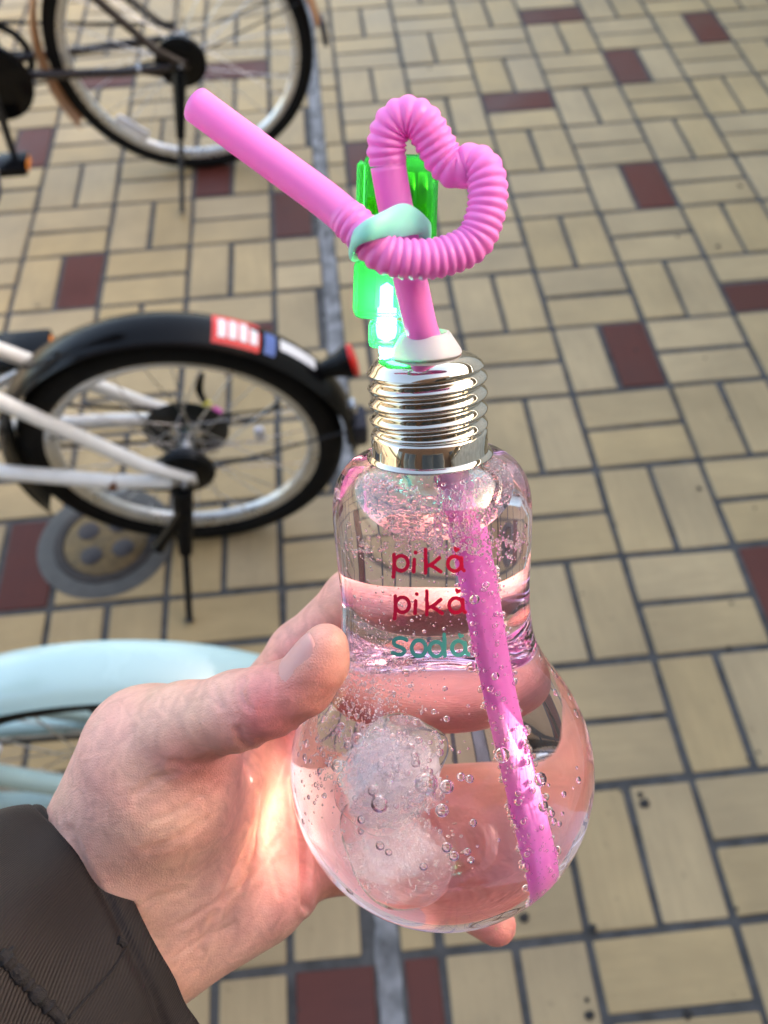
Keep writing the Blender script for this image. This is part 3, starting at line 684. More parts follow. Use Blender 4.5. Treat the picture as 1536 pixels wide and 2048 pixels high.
def cloud_mat(name, dens):
    m, nt, p, o = new_mat(name); N_ = nt.nodes; L = nt.links; N_.remove(p)
    d = N_.new('ShaderNodeBsdfDiffuse'); d.inputs[0].default_value = (.98, .98, .99, 1); t = N_.new('ShaderNodeBsdfTranslucent'); t.inputs[0].default_value = (.98, .98, .99, 1)
    mx = N_.new('ShaderNodeMixShader'); mx.inputs[0].default_value = .45; L.new(d.outputs[0], mx.inputs[1]); L.new(t.outputs[0], mx.inputs[2])
    tr = N_.new('ShaderNodeBsdfTransparent'); tc = N_.new('ShaderNodeTexCoord')
    n = N_.new('ShaderNodeTexNoise'); n.inputs['Scale'].default_value = 150; n.inputs['Detail'].default_value = 10; n.inputs['Roughness'].default_value = .7; n.inputs['Distortion'].default_value = .6; L.new(tc.outputs['Object'], n.inputs['Vector'])
    r = N_.new('ShaderNodeMapRange'); r.inputs[1].default_value = .34; r.inputs[2].default_value = .74; r.inputs[3].default_value = 0.0; r.inputs[4].default_value = dens; L.new(n.outputs[0], r.inputs[0])
    fm = N_.new('ShaderNodeMixShader'); L.new(r.outputs[0], fm.inputs[0]); L.new(tr.outputs[0], fm.inputs[1]); L.new(mx.outputs[0], fm.inputs[2]); L.new(fm.outputs[0], o.inputs[0]); return m
def ice_detail(o, sc, dens, seed, ncore, nair):
    rn = np.random.RandomState(seed); cm = cloud_mat('ice_haze', dens)
    for q in range(ncore):
        c = rn.uniform(-.38, .38, 3) * sc; k = rn.uniform(.32, .74)
        b = bmesh.new(); bmesh.ops.create_icosphere(b, subdivisions=3, radius=1.0); ph = rn.uniform(0, 6, (5, 4))
        for v in b.verts:
            d = v.co.copy(); n = sum(math.sin(5 * (d.x * math.cos(t[0]) + d.y * math.sin(t[1]) + d.z * math.cos(t[2])) + t[3]) for t in ph) / 5
            v.co = Vector((d.x * sc[0], d.y * sc[1], d.z * sc[2])) * (k * (1 + .35 * n)) + Vector(c)
        me_ = bpy.data.meshes.new('cloudy_core'); b.to_mesh(me_); b.free(); me_.shade_smooth(); link('cloudy_core', me_, cm, o).cycles.is_caustics_receiver = True
    mb = MB()
    for q in range(nair):
        d = rn.normal(size=3); d /= np.linalg.norm(d); p = d * sc * rn.uniform(.25, .92); r = rn.uniform(.00010, .00030); L_ = rn.uniform(1.0, 3.2); d = d + rn.normal(size=3) * .5; d /= np.linalg.norm(d)
        B_ = np.array(Vector(d).to_track_quat('Z', 'Y').to_matrix()); mb.add((IV * np.array([r, r, r * L_])) @ B_.T + p, IF)
    tag(mb.build('trapped_air', M_AIR, o, weld=False, ang=180), kind='stuff')
ico = bmesh.new(); bmesh.ops.create_icosphere(ico, subdivisions=2, radius=1.0); ico.verts.index_update()
IV = np.array([v.co[:] for v in ico.verts]); IF = [tuple(v.index for v in f.verts) for f in ico.faces]; ico.free()
ic1 = ice_piece((-.0120, -.0195, .0150), (.0130, .0090, .0130), 3, 'cloudy white ice cube floating close to the thumb', M_ICE)
ice_detail(ic1, np.array((.0130, .0090, .0130)), .50, 1, 13, 260)
ic2 = ice_piece((-.0115, -.0185, -.0060), (.0165, .0085, .0135), 8, 'large round clear ice piece low in the bulb', M_ICE, power=3.2, rough=.10)
ice_detail(ic2, np.array((.0165, .0090, .0140)), .20, 2, 9, 300)

# bubbles in the soda
lower_loc = [Vector((.0215, -.0165, -.0285)), Vector((.0158, -.0130, .010)), Vector((.0085, -.008, .060)), Vector((.0020, -.003, .105)), Vector((-.0002, -.0015, .117))]
M_BUB = glass('air_bubble', (1, 1, 1), 1.0 / 1.333)
M_FOAM = glass('foam_bubble', (1, .98, .99), 1.16)
def add_ball(mb, p, r): mb.add(IV * r + np.array(p), IF)
bub = MB(); rs = np.random.RandomState(11)
def near_wall_point(px, py, depth_in):
    h = hit_bottle(px, py, -WALL); d = (BMI.to_3x3() @ ray(px, py)).normalized(); return h + d * depth_in
spots = [(645, 1563, 0)]
big = [(853, 1566, 24), (893, 1572, 15), (763, 1605, 19), (884, 1618, 14), (938, 1557, 9), (921, 1553, 9), (945, 1643, 8), (893, 1690, 11), (907, 1706, 11), (933, 1698, 8), (940, 1714, 8), (848, 1728, 9), (706, 1774, 10),
       (764, 1686, 10), (780, 1700, 8), (722, 1480, 17), (680, 1532, 14), (700, 1490, 10), (750, 1580, 12), (832, 1525, 10), (655, 1440, 9), (690, 1455, 11), (668, 1420, 8), (880, 1660, 5), (1075, 1558, 15), (1000, 1510, 17), (1100, 1640, 8),
       (1080, 1610, 12), (1112, 1645, 7), (1097, 1625, 8), (1118, 1625, 5), (1120, 1587, 7), (1148, 1560, 8), (1170, 1600, 6), (1103, 1388, 9), (1131, 1397, 7), (1143, 1430, 10), (1100, 1350, 14), (1072, 1318, 9), (618, 1515, 8), (640, 1480, 6),
       (590, 1520, 6), (600, 1580, 6), (615, 1640, 7), (942, 1100, 8), (945, 1195, 11), (940, 1330, 12), (975, 1080, 8), (985, 1350, 9), (1060, 1300, 6), (815, 1342, 9), (756, 1460, 8), (868, 1422, 6)]
for x, y, r in big:
    rr = r * .205 / F_PX; add_ball(bub, near_wall_point(x, y, rr + .0006 + rs.uniform(0, .001)), rr)
def cloud(n, fx, fy, r0, r1, dep=.001):
    for _ in range(n):
        x, y = fx(), fy()
        rr = rs.uniform(r0, r1) ** 1.0 * .205 / F_PX
        try: add_ball(bub, near_wall_point(x, y, rr + .0005 + rs.uniform(0, dep)), rr)
        except Exception: pass
cloud(70, lambda: rs.normal(835, 30), lambda: rs.normal(1595, 20), 2.2, 5.5)
cloud(60, lambda: rs.uniform(620, 880), lambda: rs.normal(1530, 45), 2.0, 6.0, .006)
cloud(60, lambda: rs.uniform(670, 860), lambda: rs.normal(1320, 45), 1.6, 5.0, .006)
cloud(40, lambda: rs.uniform(690, 1040), lambda: rs.uniform(1110, 1290), 1.6, 4.0, .01)
cloud(25, lambda: rs.uniform(800, 1140), lambda: rs.uniform(1400, 1740), 1.5, 4.0, .008)
cloud(70, lambda: rs.uniform(600, 900), lambda: rs.normal(1500, 70), 3.5, 9.0, .004)
cloud(900, lambda: rs.normal(700, 60), lambda: rs.normal(1400, 95), 1.0, 3.0, .003)
cloud(90, lambda: rs.uniform(610, 800), lambda: rs.normal(1440, 90), 1.5, 4.0, .004)
cloud(240, lambda: rs.uniform(690, 1045), lambda: rs.normal(1088, 16), 2.0, 5.5, .003)
sp_ = [np.array(q) for q in lower_loc]
for _ in range(1000):
    t = rs.uniform(0, 2.6); k_ = int(t); c_ = sp_[k_] + (sp_[k_ + 1] - sp_[k_]) * (t - k_); d_ = (sp_[k_ + 1] - sp_[k_]); d_ /= np.linalg.norm(d_)
    n_ = rs.normal(size=3); n_ -= d_ * (n_ @ d_); n_ /= np.linalg.norm(n_); r_ = .00016 + .0008 * rs.rand() ** 5
    p_ = c_ + n_ * (.0037 + r_ * .8)
    if np.hypot(*p_[:2]) < float(r_out(p_[2])) - WALL - r_ and (Vector(p_) - fill_p).dot(up_l) < -r_: add_ball(bub, p_, r_)
IV2, IF2 = IV, IF
ic_ = bmesh.new(); bmesh.ops.create_icosphere(ic_, subdivisions=1, radius=1.0); ic_.verts.index_update(); IV = np.array([v.co[:] for v in ic_.verts]); IF = [tuple(v.index for v in f.verts) for f in ic_.faces]; ic_.free()
cloud(900, lambda: rs.normal(725, 62), lambda: rs.normal(1345, 55), .8, 2.4, .006)
cloud(500, lambda: rs.normal(720, 75), lambda: rs.normal(1480, 60), .8, 2.4, .005)
cloud(350, lambda: rs.uniform(680, 1050), lambda: rs.normal(1085, 26), .9, 3.0, .006)
cloud(260, lambda: rs.uniform(670, 1050), lambda: rs.uniform(1110, 1290), .7, 1.8, .015)
IV, IF = IV2, IF2
bo = bub.build('soda_bubbles', M_BUB, weld=False, ang=180); bo.matrix_world = BM; tag(bo, kind='stuff')
fo = MB()
def fill_plane(px, py, h=0.0):
    o = BMI @ CAM_P; d = (BMI.to_3x3() @ ray(px, py)).normalized(); t = (fill_p + up_l * h - o).dot(up_l) / d.dot(up_l); return o + d * t
k = 0
while k < 620:
    x, y = rs.uniform(670, 1055), rs.uniform(900, 1105); p = fill_plane(x, y); rr = math.hypot(p.x, p.y); ro = float(np.interp(p.z, PROF[:, 1], PROF[:, 0])) - WALL
    edge = ro - rr
    if edge < .0006: continue
    if edge > .009 and rs.rand() < .75: continue
    r = rs.uniform(.00025, .00075) * (1.9 if rs.rand() < .1 else 1)
    add_ball(fo, p + up_l * rs.uniform(-.0004, .0008), r); k += 1
k = 0
while k < 420:      # droplets clinging inside the shoulder
    a = rs.uniform(0, 2 * PI); z = rs.uniform(.070, .0885); ro = float(r_out(z)) - WALL - .0003; p = Vector((ro * math.cos(a), ro * math.sin(a), z))
    if (p - fill_p).dot(up_l) < 0: k += .2; continue
    add_ball(fo, p, rs.uniform(.0002, .0006)); k += 1
f_o = fo.build('foam', M_FOAM, weld=False, ang=180); f_o.matrix_world = BM; tag(f_o, kind='stuff')

# ------------------------------------------------------------------ straw
def straw_mat():
    m, nt, p, o = new_mat('pink_straw'); N_ = nt.nodes; L = nt.links
    p.inputs['Base Color'].default_value = (1.0, .36, .84, 1); p.inputs['Roughness'].default_value = .32; p.inputs['Specular IOR Level'].default_value = .45
    t = N_.new('ShaderNodeBsdfTranslucent'); t.inputs[0].default_value = (1.0, .46, .88, 1)
    mx = N_.new('ShaderNodeMixShader'); mx.inputs[0].default_value = .48; L.new(p.outputs[0], mx.inputs[1]); L.new(t.outputs[0], mx.inputs[2])
    L.new(mx.outputs[0], o.inputs[0]); return m
M_STRAW = straw_mat()
straw = empty('drinking_straw', Matrix.Translation(at(845, 690, .199)), 'pink heart shaped bendy straw standing in the bulb bottle', 'straw')
SI = straw.matrix_world.inverted()
def W3(l): return [at(*q) for q in l]
lower = [BM @ q for q in lower_loc]
P_low = lower + W3([(838, 640, .1955), (812, 520, .190), (790, 410, .186), (776, 330, .183)])
P_heart = W3([(776, 330, .183), (773, 290, .1815), (785, 252, .180), (812, 234, .179), (842, 244, .179), (866, 279, .180), (888, 318, .181), (915, 338, .181), (945, 328, .180), (968, 344, .179), (976, 387, .179), (969, 436, .1795),
              (945, 485, .180), (890, 512, .1795), (830, 519, .1785), (770, 508, .178), (730, 470, .178), (690, 432, .179)])
P_end = W3([(690, 432, .179), (640, 392, .180), (520, 304, .182), (393, 210, .184)])
R_ST = .0037
def straw_part(name, pts, ribbed, thick=False, r=R_ST, pitch=.00175, amp=.00034):
    path = resample(catmull([tuple(SI @ Vector(q)) for q in pts], 14), .00022 if ribbed else .0012)
    n = len(path); L = np.r_[0, np.cumsum(np.linalg.norm(np.diff(path, axis=0), axis=1))]
    rad = [r] * n
    if ribbed:
        rad = []
        for s_ in L:
            ph = (s_ / pitch) % 1.0; w = 1 - abs(2 * ph - 1) ** 1.6
            fade = min(1, s_ / .002, (L[-1] - s_) / .002); rad.append(r + amp * 1.0 * (w * 1.6 - .5) * fade)
    b = MB().tube([Vector(q) for q in path], rad, 26, not thick)
    if thick:
        b.tube([Vector(q) for q in path], [q - .00028 for q in rad], 26, False); m = len(path); n_ = 26
        o1 = (m - 1) * n_; o2 = m * n_ + (m - 1) * n_
        b.f += [(o1 + k, o1 + (k + 1) % n_, o2 + (k + 1) % n_, o2 + k) for k in range(n_)]
        b.f += [(k, (k + 1) % n_, m * n_ + (k + 1) % n_, m * n_ + k) for k in range(n_)]
    return b.build(name, M_STRAW, straw, weld=False, ang=180)
straw_part('straight_tube', P_low, False, True)
straw_part('corrugated_heart', P_heart, True, True, R_ST * 1.02)
straw_part('mouthpiece', P_end, False, True, R_ST * 1.0)

# teal rubber ring tying the crossing of the straw
M_RUBBER = pmat('teal_rubber', (.16, .62, .52), .45, sss=.2)
ring = empty('rubber_ring', Matrix.Translation(at(780, 470, .18)), 'mint green rubber ring tying the pink straw where it crosses', 'rubber ring')
RI = ring.matrix_world.inverted()
loop = W3([(706, 492, .1775), (714, 474, .1738), (740, 460, .1722), (776, 447, .1745), (812, 440, .1795), (842, 448, .1850), (856, 466, .189), (838, 482, .1905), (800, 478, .1915), (756, 482, .1895), (722, 500, .185), (706, 504, .1805), (706, 492, .1775)])
lp = [tuple(RI @ q) for q in loop]
pth = resample(catmull(lp, 10), .0008)
b = MB(); vs = []; n = len(pth); ctr = Vector(np.mean(pth, 0)); 
axis = (RI.to_3x3() @ cam_dir(.10, .97, .1)).normalized()
for i in range(n):
    p = Vector(pth[i]); t = Vector(pth[(i + 1) % n]) - Vector(pth[i - 1]); t.normalize(); outv = t.cross(axis).normalized(); ax = outv.cross(t)
    w = .0019 + .0013 * math.exp(-((i / n - .30) / .12) ** 2)
    for k in range(10):
        a = 2 * PI * k / 10; vs.append(p + ax * (math.cos(a) * w) + outv * (math.sin(a) * .0008))
b.add(vs, [(i * 10 + k, i * 10 + (k + 1) % 10, ((i + 1) % n) * 10 + (k + 1) % 10, ((i + 1) % n) * 10 + k) for i in range(n) for k in range(10)])
b.build('band', M_RUBBER, ring)

# ------------------------------------------------------------------ green light
def green_mat(name, col, tr):
    m, nt, p, o = new_mat(name); N_ = nt.nodes; L = nt.links; N_.remove(p)
    g = N_.new('ShaderNodeBsdfGlass'); g.inputs[0].default_value = (*col, 1); g.inputs['IOR'].default_value = 1.3; g.inputs['Roughness'].default_value = .02
    t = N_.new('ShaderNodeBsdfTranslucent'); t.inputs[0].default_value = (*col, 1)
    mx = N_.new('ShaderNodeMixShader'); mx.inputs[0].default_value = tr; L.new(g.outputs[0], mx.inputs[1]); L.new(t.outputs[0], mx.inputs[2]); L.new(mx.outputs[0], o.inputs[0]); return m
M_GREEN = green_mat('green_acrylic', (.28, 1.0, .55), .20)
lz = cam_dir(.03, .985, .16).normalized(); lx = (CAM_R - lz * CAM_R.dot(lz)).normalized(); ly = lz.cross(lx); lo = at(775, 690, .2025)
LM = Matrix(((lx.x, ly.x, lz.x, lo.x), (lx.y, ly.y, lz.y, lo.y), (lx.z, ly.z, lz.z, lo.z), (0, 0, 0, 1)))
led = empty('finger_light', LM, 'lit green translucent finger light clipped beside the straw', 'light')
px = .2 / F_PX
def led_box(name, x0, x1, y0, y1, yc, th, ch, mat, wall_=.0009):     # x,y in photo pixels relative to (775,690); a hollow case
    c_ = Vector((((x0 + x1) / 2 - 775) * px, yc, (690 - (y0 + y1) / 2) * px)); sz = ((x1 - x0) * px, th, (y1 - y0) * px)
    m1 = MB().box(c_, sz, None, ch).mesh(name, ang=30); m2 = MB().box(c_, [q - 2 * wall_ for q in sz], None, ch * .5).mesh(name, ang=30)
    b_ = bmesh.new(); b_.from_mesh(m2); bmesh.ops.reverse_faces(b_, faces=b_.faces); b_.from_mesh(m1); b_.to_mesh(m1); b_.free()
    m1.shade_smooth(); m1.set_sharp_from_angle(angle=math.radians(30)); return link(name, m1, mat, led)
led_box('upper_housing', 714, 866, 319, 518, .004, .011, .0028, M_GREEN)
led_box('lower_housing', 703, 803, 521, 637, .003, .010, .0018, M_GREEN)
led_box('lens_housing', 736, 806, 640, 696, .003, .008, .0012, M_GREEN)
led_box('clip', 706, 722, 345, 516, -.0045, .0026, .0008, M_GREEN, .0005)
led_box('switch', 724, 748, 400, 500, .0035, .006, .001, M_GREEN, .0006)
led_box('inner_sleeve', 745, 850, 420, 508, .004, .0075, .001, M_GREEN, .0006)
M_CELL = pmat('coin_cell', (.75, .62, .28), .25, metal=1.0)
for k in range(3): MB().lathe([(0, 0), (.0042, 0), (.0045, .0004), (.0045, .0018), (.0042, .0022), (0, .0022)], 28, Matrix.Translation(((800 - 775) * px + (k - 1) * .0028, .004, (690 - 388) * px)) @ Matrix.Rotation(PI / 2, 4, 'Y')).build('battery_cell', M_CELL, led)
M_LED = pmat('led_glow', (.1, .9, .6), .4, emit=((.010, .85, .95), 4.0))
MB().lathe([(0, -.0045), (.0022, -.0045), (.0022, .001), (.0018, .0022), (0, .0030)], 20, Matrix.Translation(((772 - 775) * px, .003, (690 - 655) * px)) @ Matrix.Rotation(PI, 4, 'X')).build('led_bulb', M_LED, led)
MB().lathe([(0, -.0022), (.0012, -.0018), (.0016, -.0008), (.0016, 0)], 18, Matrix.Translation(((772 - 775) * px, .0035, -.0007))).build('led_tip', M_LED, led)
MB().lathe([(0, -.003), (.0015, -.003), (.0015, .003), (0, .004)], 20, Matrix.Translation(((770 - 775) * px, .003, (690 - 600) * px))).build('led_bulb', M_LED, led)
gl = bpy.data.lights.new('led_light', 'POINT'); gl.energy = .10; gl.color = (.05, 1.0, .7); gl.shadow_soft_size = .002
glo = bpy.data.objects.new('led_light', gl); COL.objects.link(glo); glo.parent = led; glo.location = ((772 - 775) * px, .0035, -.0030); gl.cycles.is_caustics_light = True
MB().box(((765 - 775) * px, .005, (690 - 560) * px), (.0045, .0008, .013), None, .0002).build('circuit_board', pmat('circuit_board', (.05, .3, .08), .4), led)

# ------------------------------------------------------------------ hand
def C3(px, py, d): return np.array([(px - 768) / F_PX * d, -(py - 1024) / F_PX * d, -d])
HV = .00095
lo3 = np.array([-.150, -.165, -.335]); hi3 = np.array([.062, -.010, -.180])
dims = np.ceil((hi3 - lo3) / HV).astype(int)
ax_ = [lo3[k] + HV * np.arange(dims[k]) for k in range(3)]
GX, GY, GZ = np.meshgrid(*[a.astype(np.float32) for a in ax_], indexing='ij')
def cone(a, b, ra, rb):
    a = np.asarray(a, np.float32); b = np.asarray(b, np.float32); ab = b - a; L2 = float(ab @ ab) + 1e-12
    t = np.clip(((GX - a[0]) * ab[0] + (GY - a[1]) * ab[1] + (GZ - a[2]) * ab[2]) / L2, 0, 1)
    return np.sqrt((GX - a[0] - t * ab[0]) ** 2 + (GY - a[1] - t * ab[1]) ** 2 + (GZ - a[2] - t * ab[2]) ** 2) - (ra + (rb - ra) * t)
def smin(a, b, k):
    h = np.maximum(k - np.abs(a - b), 0) / k; return np.minimum(a, b) - h * h * k * .25
def chain(pts, k=.004):
    d = None
    for p, q in zip(pts[:-1], pts[1:]):
        c = cone(C3(*p[:3]), C3(*q[:3]), p[3] * .001, q[3] * .001); d = c if d is None else smin(d, c, k)
    return d
THUMB = [(285, 1490, .236, 13.0), (370, 1452, .226, 10.6), (478, 1420, .2155, 9.0), (542, 1400, .2095, 7.9), (606, 1370, .2050, 6.6), (640, 1325, .2020, 5.9), (652, 1290, .2000, 4.9)]
INDEX = [(470, 1475, .289, 11.0), (600, 1305, .277, 9.2), (708, 1197, .2665, 8.5), (860, 1190, .2588, 7.9), (985, 1195, .2480, 6.8)]
MIDDLE = [(545, 1540, .298, 11.0), (690, 1415, .2990, 9.6), (900, 1396, .2975, 9.2), (1020, 1400, .2850, 7.4)]
RING = [(585, 1650, .298, 10.8), (700, 1572, .303, 9.8), (900, 1582, .301, 9.5), (1030, 1595, .289, 7.8)]
LITTLE = [(560, 1770, .284, 10.0), (655, 1725, .294, 9.4), (850, 1748, .292, 9.4), (992, 1850, .2735, 6.2)]
palm = cone(C3(215, 1800, .262), C3(470, 1480, .283), .015, .0125)
for a, b_, ra, rb in [((225, 1800, .262), (545, 1545, .290), .016, .013), ((240, 1850, .262), (580, 1655, .290), .016, .0125), ((290, 1885, .262), (560, 1760, .280), .0165, .0125),
                      ((340, 1880, .256), (520, 1800, .268), .0150, .0125), ((160, 1740, .262), (285, 1480, .240), .0135, .0125)]:
    palm = smin(palm, cone(C3(*a), C3(*b_), ra, rb), .010)
thenar = smin(cone(C3(268, 1690, .248), C3(338, 1575, .240), .0185, .0165), cone(C3(338, 1575, .240), C3(398, 1500, .237), .0165, .0105), .010)
palm = smin(palm, cone(C3(450, 1575, .264), C3(405, 1740, .258), .0105, .0120), .012)
palm = smin(palm, thenar, .020)
wrist = smin(cone(C3(170, 1755, .258), C3(-40, 1920, .236), .0150, .0175), cone(C3(268, 1892, .258), C3(60, 2050, .236), .0150, .0175), .020)
palm = smin(palm, wrist, .014)
hand = smin(palm, chain(THUMB, .004), .007)
fing = chain(INDEX)
for f_ in (MIDDLE, RING, LITTLE): fing = smin(fing, chain(f_), .0012)
hand = smin(hand, fing, .0055)
# pressed against the bottle
Bc = np.array([[(CM.inverted() @ BM)[i][j] for j in range(4)] for i in range(4)]); Bi = np.linalg.inv(Bc)
bx = Bi[0, 0] * GX + Bi[0, 1] * GY + Bi[0, 2] * GZ + Bi[0, 3]; by = Bi[1, 0] * GX + Bi[1, 1] * GY + Bi[1, 2] * GZ + Bi[1, 3]; bz = Bi[2, 0] * GX + Bi[2, 1] * GY + Bi[2, 2] * GZ + Bi[2, 3]
sph = np.sqrt(bx * bx + by * by + bz * bz) - RB
neckd = np.sqrt(bx * bx + by * by) - np.interp(bz, PROF[:, 1], PROF[:, 0]).astype(np.float32); neckd = np.where((bz > .02) & (bz < .092), neckd * .9, 1.0)
bot = np.minimum(sph, neckd) - .0004
hand = np.maximum(hand, -bot)
def surface_nets(V, lo, h):
    nx, ny, nz = V.shape; ins = V < 0
    acc = np.zeros((nx - 1, ny - 1, nz - 1, 3), np.float32); cnt_ = np.zeros((nx - 1, ny - 1, nz - 1), np.float32)
    corner = lambda A, o: A[o[0]:nx - 1 + o[0], o[1]:ny - 1 + o[1], o[2]:nz - 1 + o[2]]
    for axk in range(3):
        oth = [k for k in range(3) if k != axk]
        for u in (0, 1):
            for w in (0, 1):
                o0 = [0, 0, 0]; o0[oth[0]] = u; o0[oth[1]] = w; o1 = list(o0); o1[axk] = 1
                a = corner(V, o0); b_ = corner(V, o1); cr = (a < 0) != (b_ < 0)
                t = np.where(cr, a / np.where(cr, a - b_, 1), 0)
                for k in range(3): acc[..., k] += np.where(cr, t if k == axk else o0[k], 0)
                cnt_ += cr
    act = cnt_ > 0; idx = np.full(act.shape, -1, np.int64); idx[act] = np.arange(act.sum())
    g = np.argwhere(act); P = (g + acc[act] / cnt_[act][:, None]) * h + lo; faces = []
    for axk in range(3):
        oth = [(axk + 1) % 3, (axk + 2) % 3]; s0 = [slice(1, -1)] * 3; s1 = [slice(1, -1)] * 3; s0[axk] = slice(0, -1); s1[axk] = slice(1, None)
        a = ins[tuple(s0)]; b_ = ins[tuple(s1)]; off = np.array([1, 1, 1]); off[axk] = 0
        for flip, mask in ((False, a & ~b_), (True, ~a & b_)):
            e = np.argwhere(mask) + off
            if len(e) == 0: continue
            d0 = np.zeros(3, int); d0[oth[0]] = 1; d1 = np.zeros(3, int); d1[oth[1]] = 1
            q = [e - d0 - d1, e - d1, e, e - d0]
            q = np.stack([idx[c[:, 0], c[:, 1], c[:, 2]] for c in q], 1)
            faces.append(q[:, ::-1] if flip else q)
    F = np.concatenate(faces); return P, F[(F >= 0).all(1)]
HP, HF = surface_nets(hand, lo3, HV)
# smooth the net a little
E_ = np.concatenate([HF[:, [0, 1]], HF[:, [1, 2]], HF[:, [2, 3]], HF[:, [3, 0]]]); E_ = np.concatenate([E_, E_[:, ::-1]])
deg = np.bincount(E_[:, 0], minlength=len(HP)).astype(float)[:, None]
def lap(A):
    s_ = np.stack([np.bincount(E_[:, 0], weights=A[E_[:, 1], k], minlength=len(A)) for k in range(A.shape[1])], 1); return s_ / np.maximum(deg, 1)
for _ in range(3): HP = HP + .55 * (lap(HP) - HP); HP = HP - .50 * (lap(HP) - HP) * .9
def vnorm(P, F):
    n = np.cross(P[F[:, 2]] - P[F[:, 0]], P[F[:, 3]] - P[F[:, 1]]); out = np.zeros_like(P)
    for k in range(4):
        for c in range(3): out[:, c] += np.bincount(F[:, k], weights=n[:, c], minlength=len(P))
    return out / (np.linalg.norm(out, axis=1)[:, None] + 1e-12)
HN = vnorm(HP, HF)
# creases of the palm and thumb, pressed into the surface
HU = 768 + F_PX * HP[:, 0] / -HP[:, 2]; HW = 1024 - F_PX * HP[:, 1] / -HP[:, 2]
creases = [([(430, 1512), (405, 1525), (375, 1530), (350, 1526)], 9, .45), ([(585, 1470), (560, 1560), (520, 1640), (470, 1740), (430, 1830), (400, 1900)], 7, .55), ([(600, 1600), (560, 1660), (520, 1700)], 6, .45),
           ([(490, 1360), (482, 1380), (490, 1405), (500, 1420)], 6, .55), ([(430, 1370), (432, 1390), (445, 1412)], 6, .4), ([(588, 1560), (598, 1640), (606, 1720), (610, 1815)], 7, 2.2), ([(560, 1700), (500, 1760), (440, 1800), (360, 1850)], 6, .35),
           ([(350, 1545), (310, 1560), (270, 1590)], 7, .35), ([(400, 1590), (360, 1620), (310, 1640)], 7, .25), ([(410, 1640), (350, 1680), (290, 1700)], 8, .25), ([(240, 1840), (300, 1800), (370, 1780)], 7, .25),
           ([(140, 1660), (170, 1740), (230, 1830), (290, 1900)], 9, .5), ([(520, 1660), (540, 1720), (560, 1790)], 6, .3), ([(500, 1500), (485, 1480), (478, 1460)], 8, .5), ([(330, 1930), (400, 1880), (470, 1850)], 6, .3)]
disp = np.zeros(len(HP)); facing = HN[:, 2] > .1
for pl, wd, amt in creases:
    q = catmull(pl, 6); dmin = np.full(len(HP), 1e9)
    for a, b_ in zip(q[:-1], q[1:]):
        ab = b_ - a; t = np.clip(((HU - a[0]) * ab[0] + (HW - a[1]) * ab[1]) / (ab @ ab + 1e-9), 0, 1); dmin = np.minimum(dmin, np.hypot(HU - a[0] - t * ab[0], HW - a[1] - t * ab[1]))
    disp += -amt * .001 * np.exp(-(dmin / wd) ** 2) + amt * .0003 * np.exp(-((dmin - wd * 2) / wd) ** 2)
HP = HP + HN * (disp * facing)[:, None]
# redness: finger tips and the thumb pad carry more blood
def blob(px, py, r): return np.exp(-((HU - px) ** 2 + (HW - py) ** 2) / r ** 2)
redn = np.clip(.9 * blob(610, 1400, 95) + .7 * blob(520, 1450, 80) + .8 * blob(1000, 1860, 80) + .6 * blob(640, 1740, 90) + .6 * blob(400, 1520, 70) + .5 * blob(840, 1190, 200) + .5 * blob(880, 1500, 260) + .3 * blob(560, 1750, 150), 0, 1)
Rm = np.array([[CM[i][j] for j in range(3)] for i in range(3)]); HWp = HP @ Rm.T + np.array(CM.translation)
base = at(215, 1830, .26)
person = empty('person', Matrix.Translation(base), 'left hand in a dark brown sleeve holding the bulb bottle', 'person')
hm = bpy.data.meshes.new('hand'); hm.from_pydata((HWp - np.array(base)).tolist(), [], HF.tolist()); hm.shade_smooth()
ca = hm.attributes.new('redness', 'FLOAT', 'POINT'); ca.data.foreach_set('value', redn.astype(np.float32))
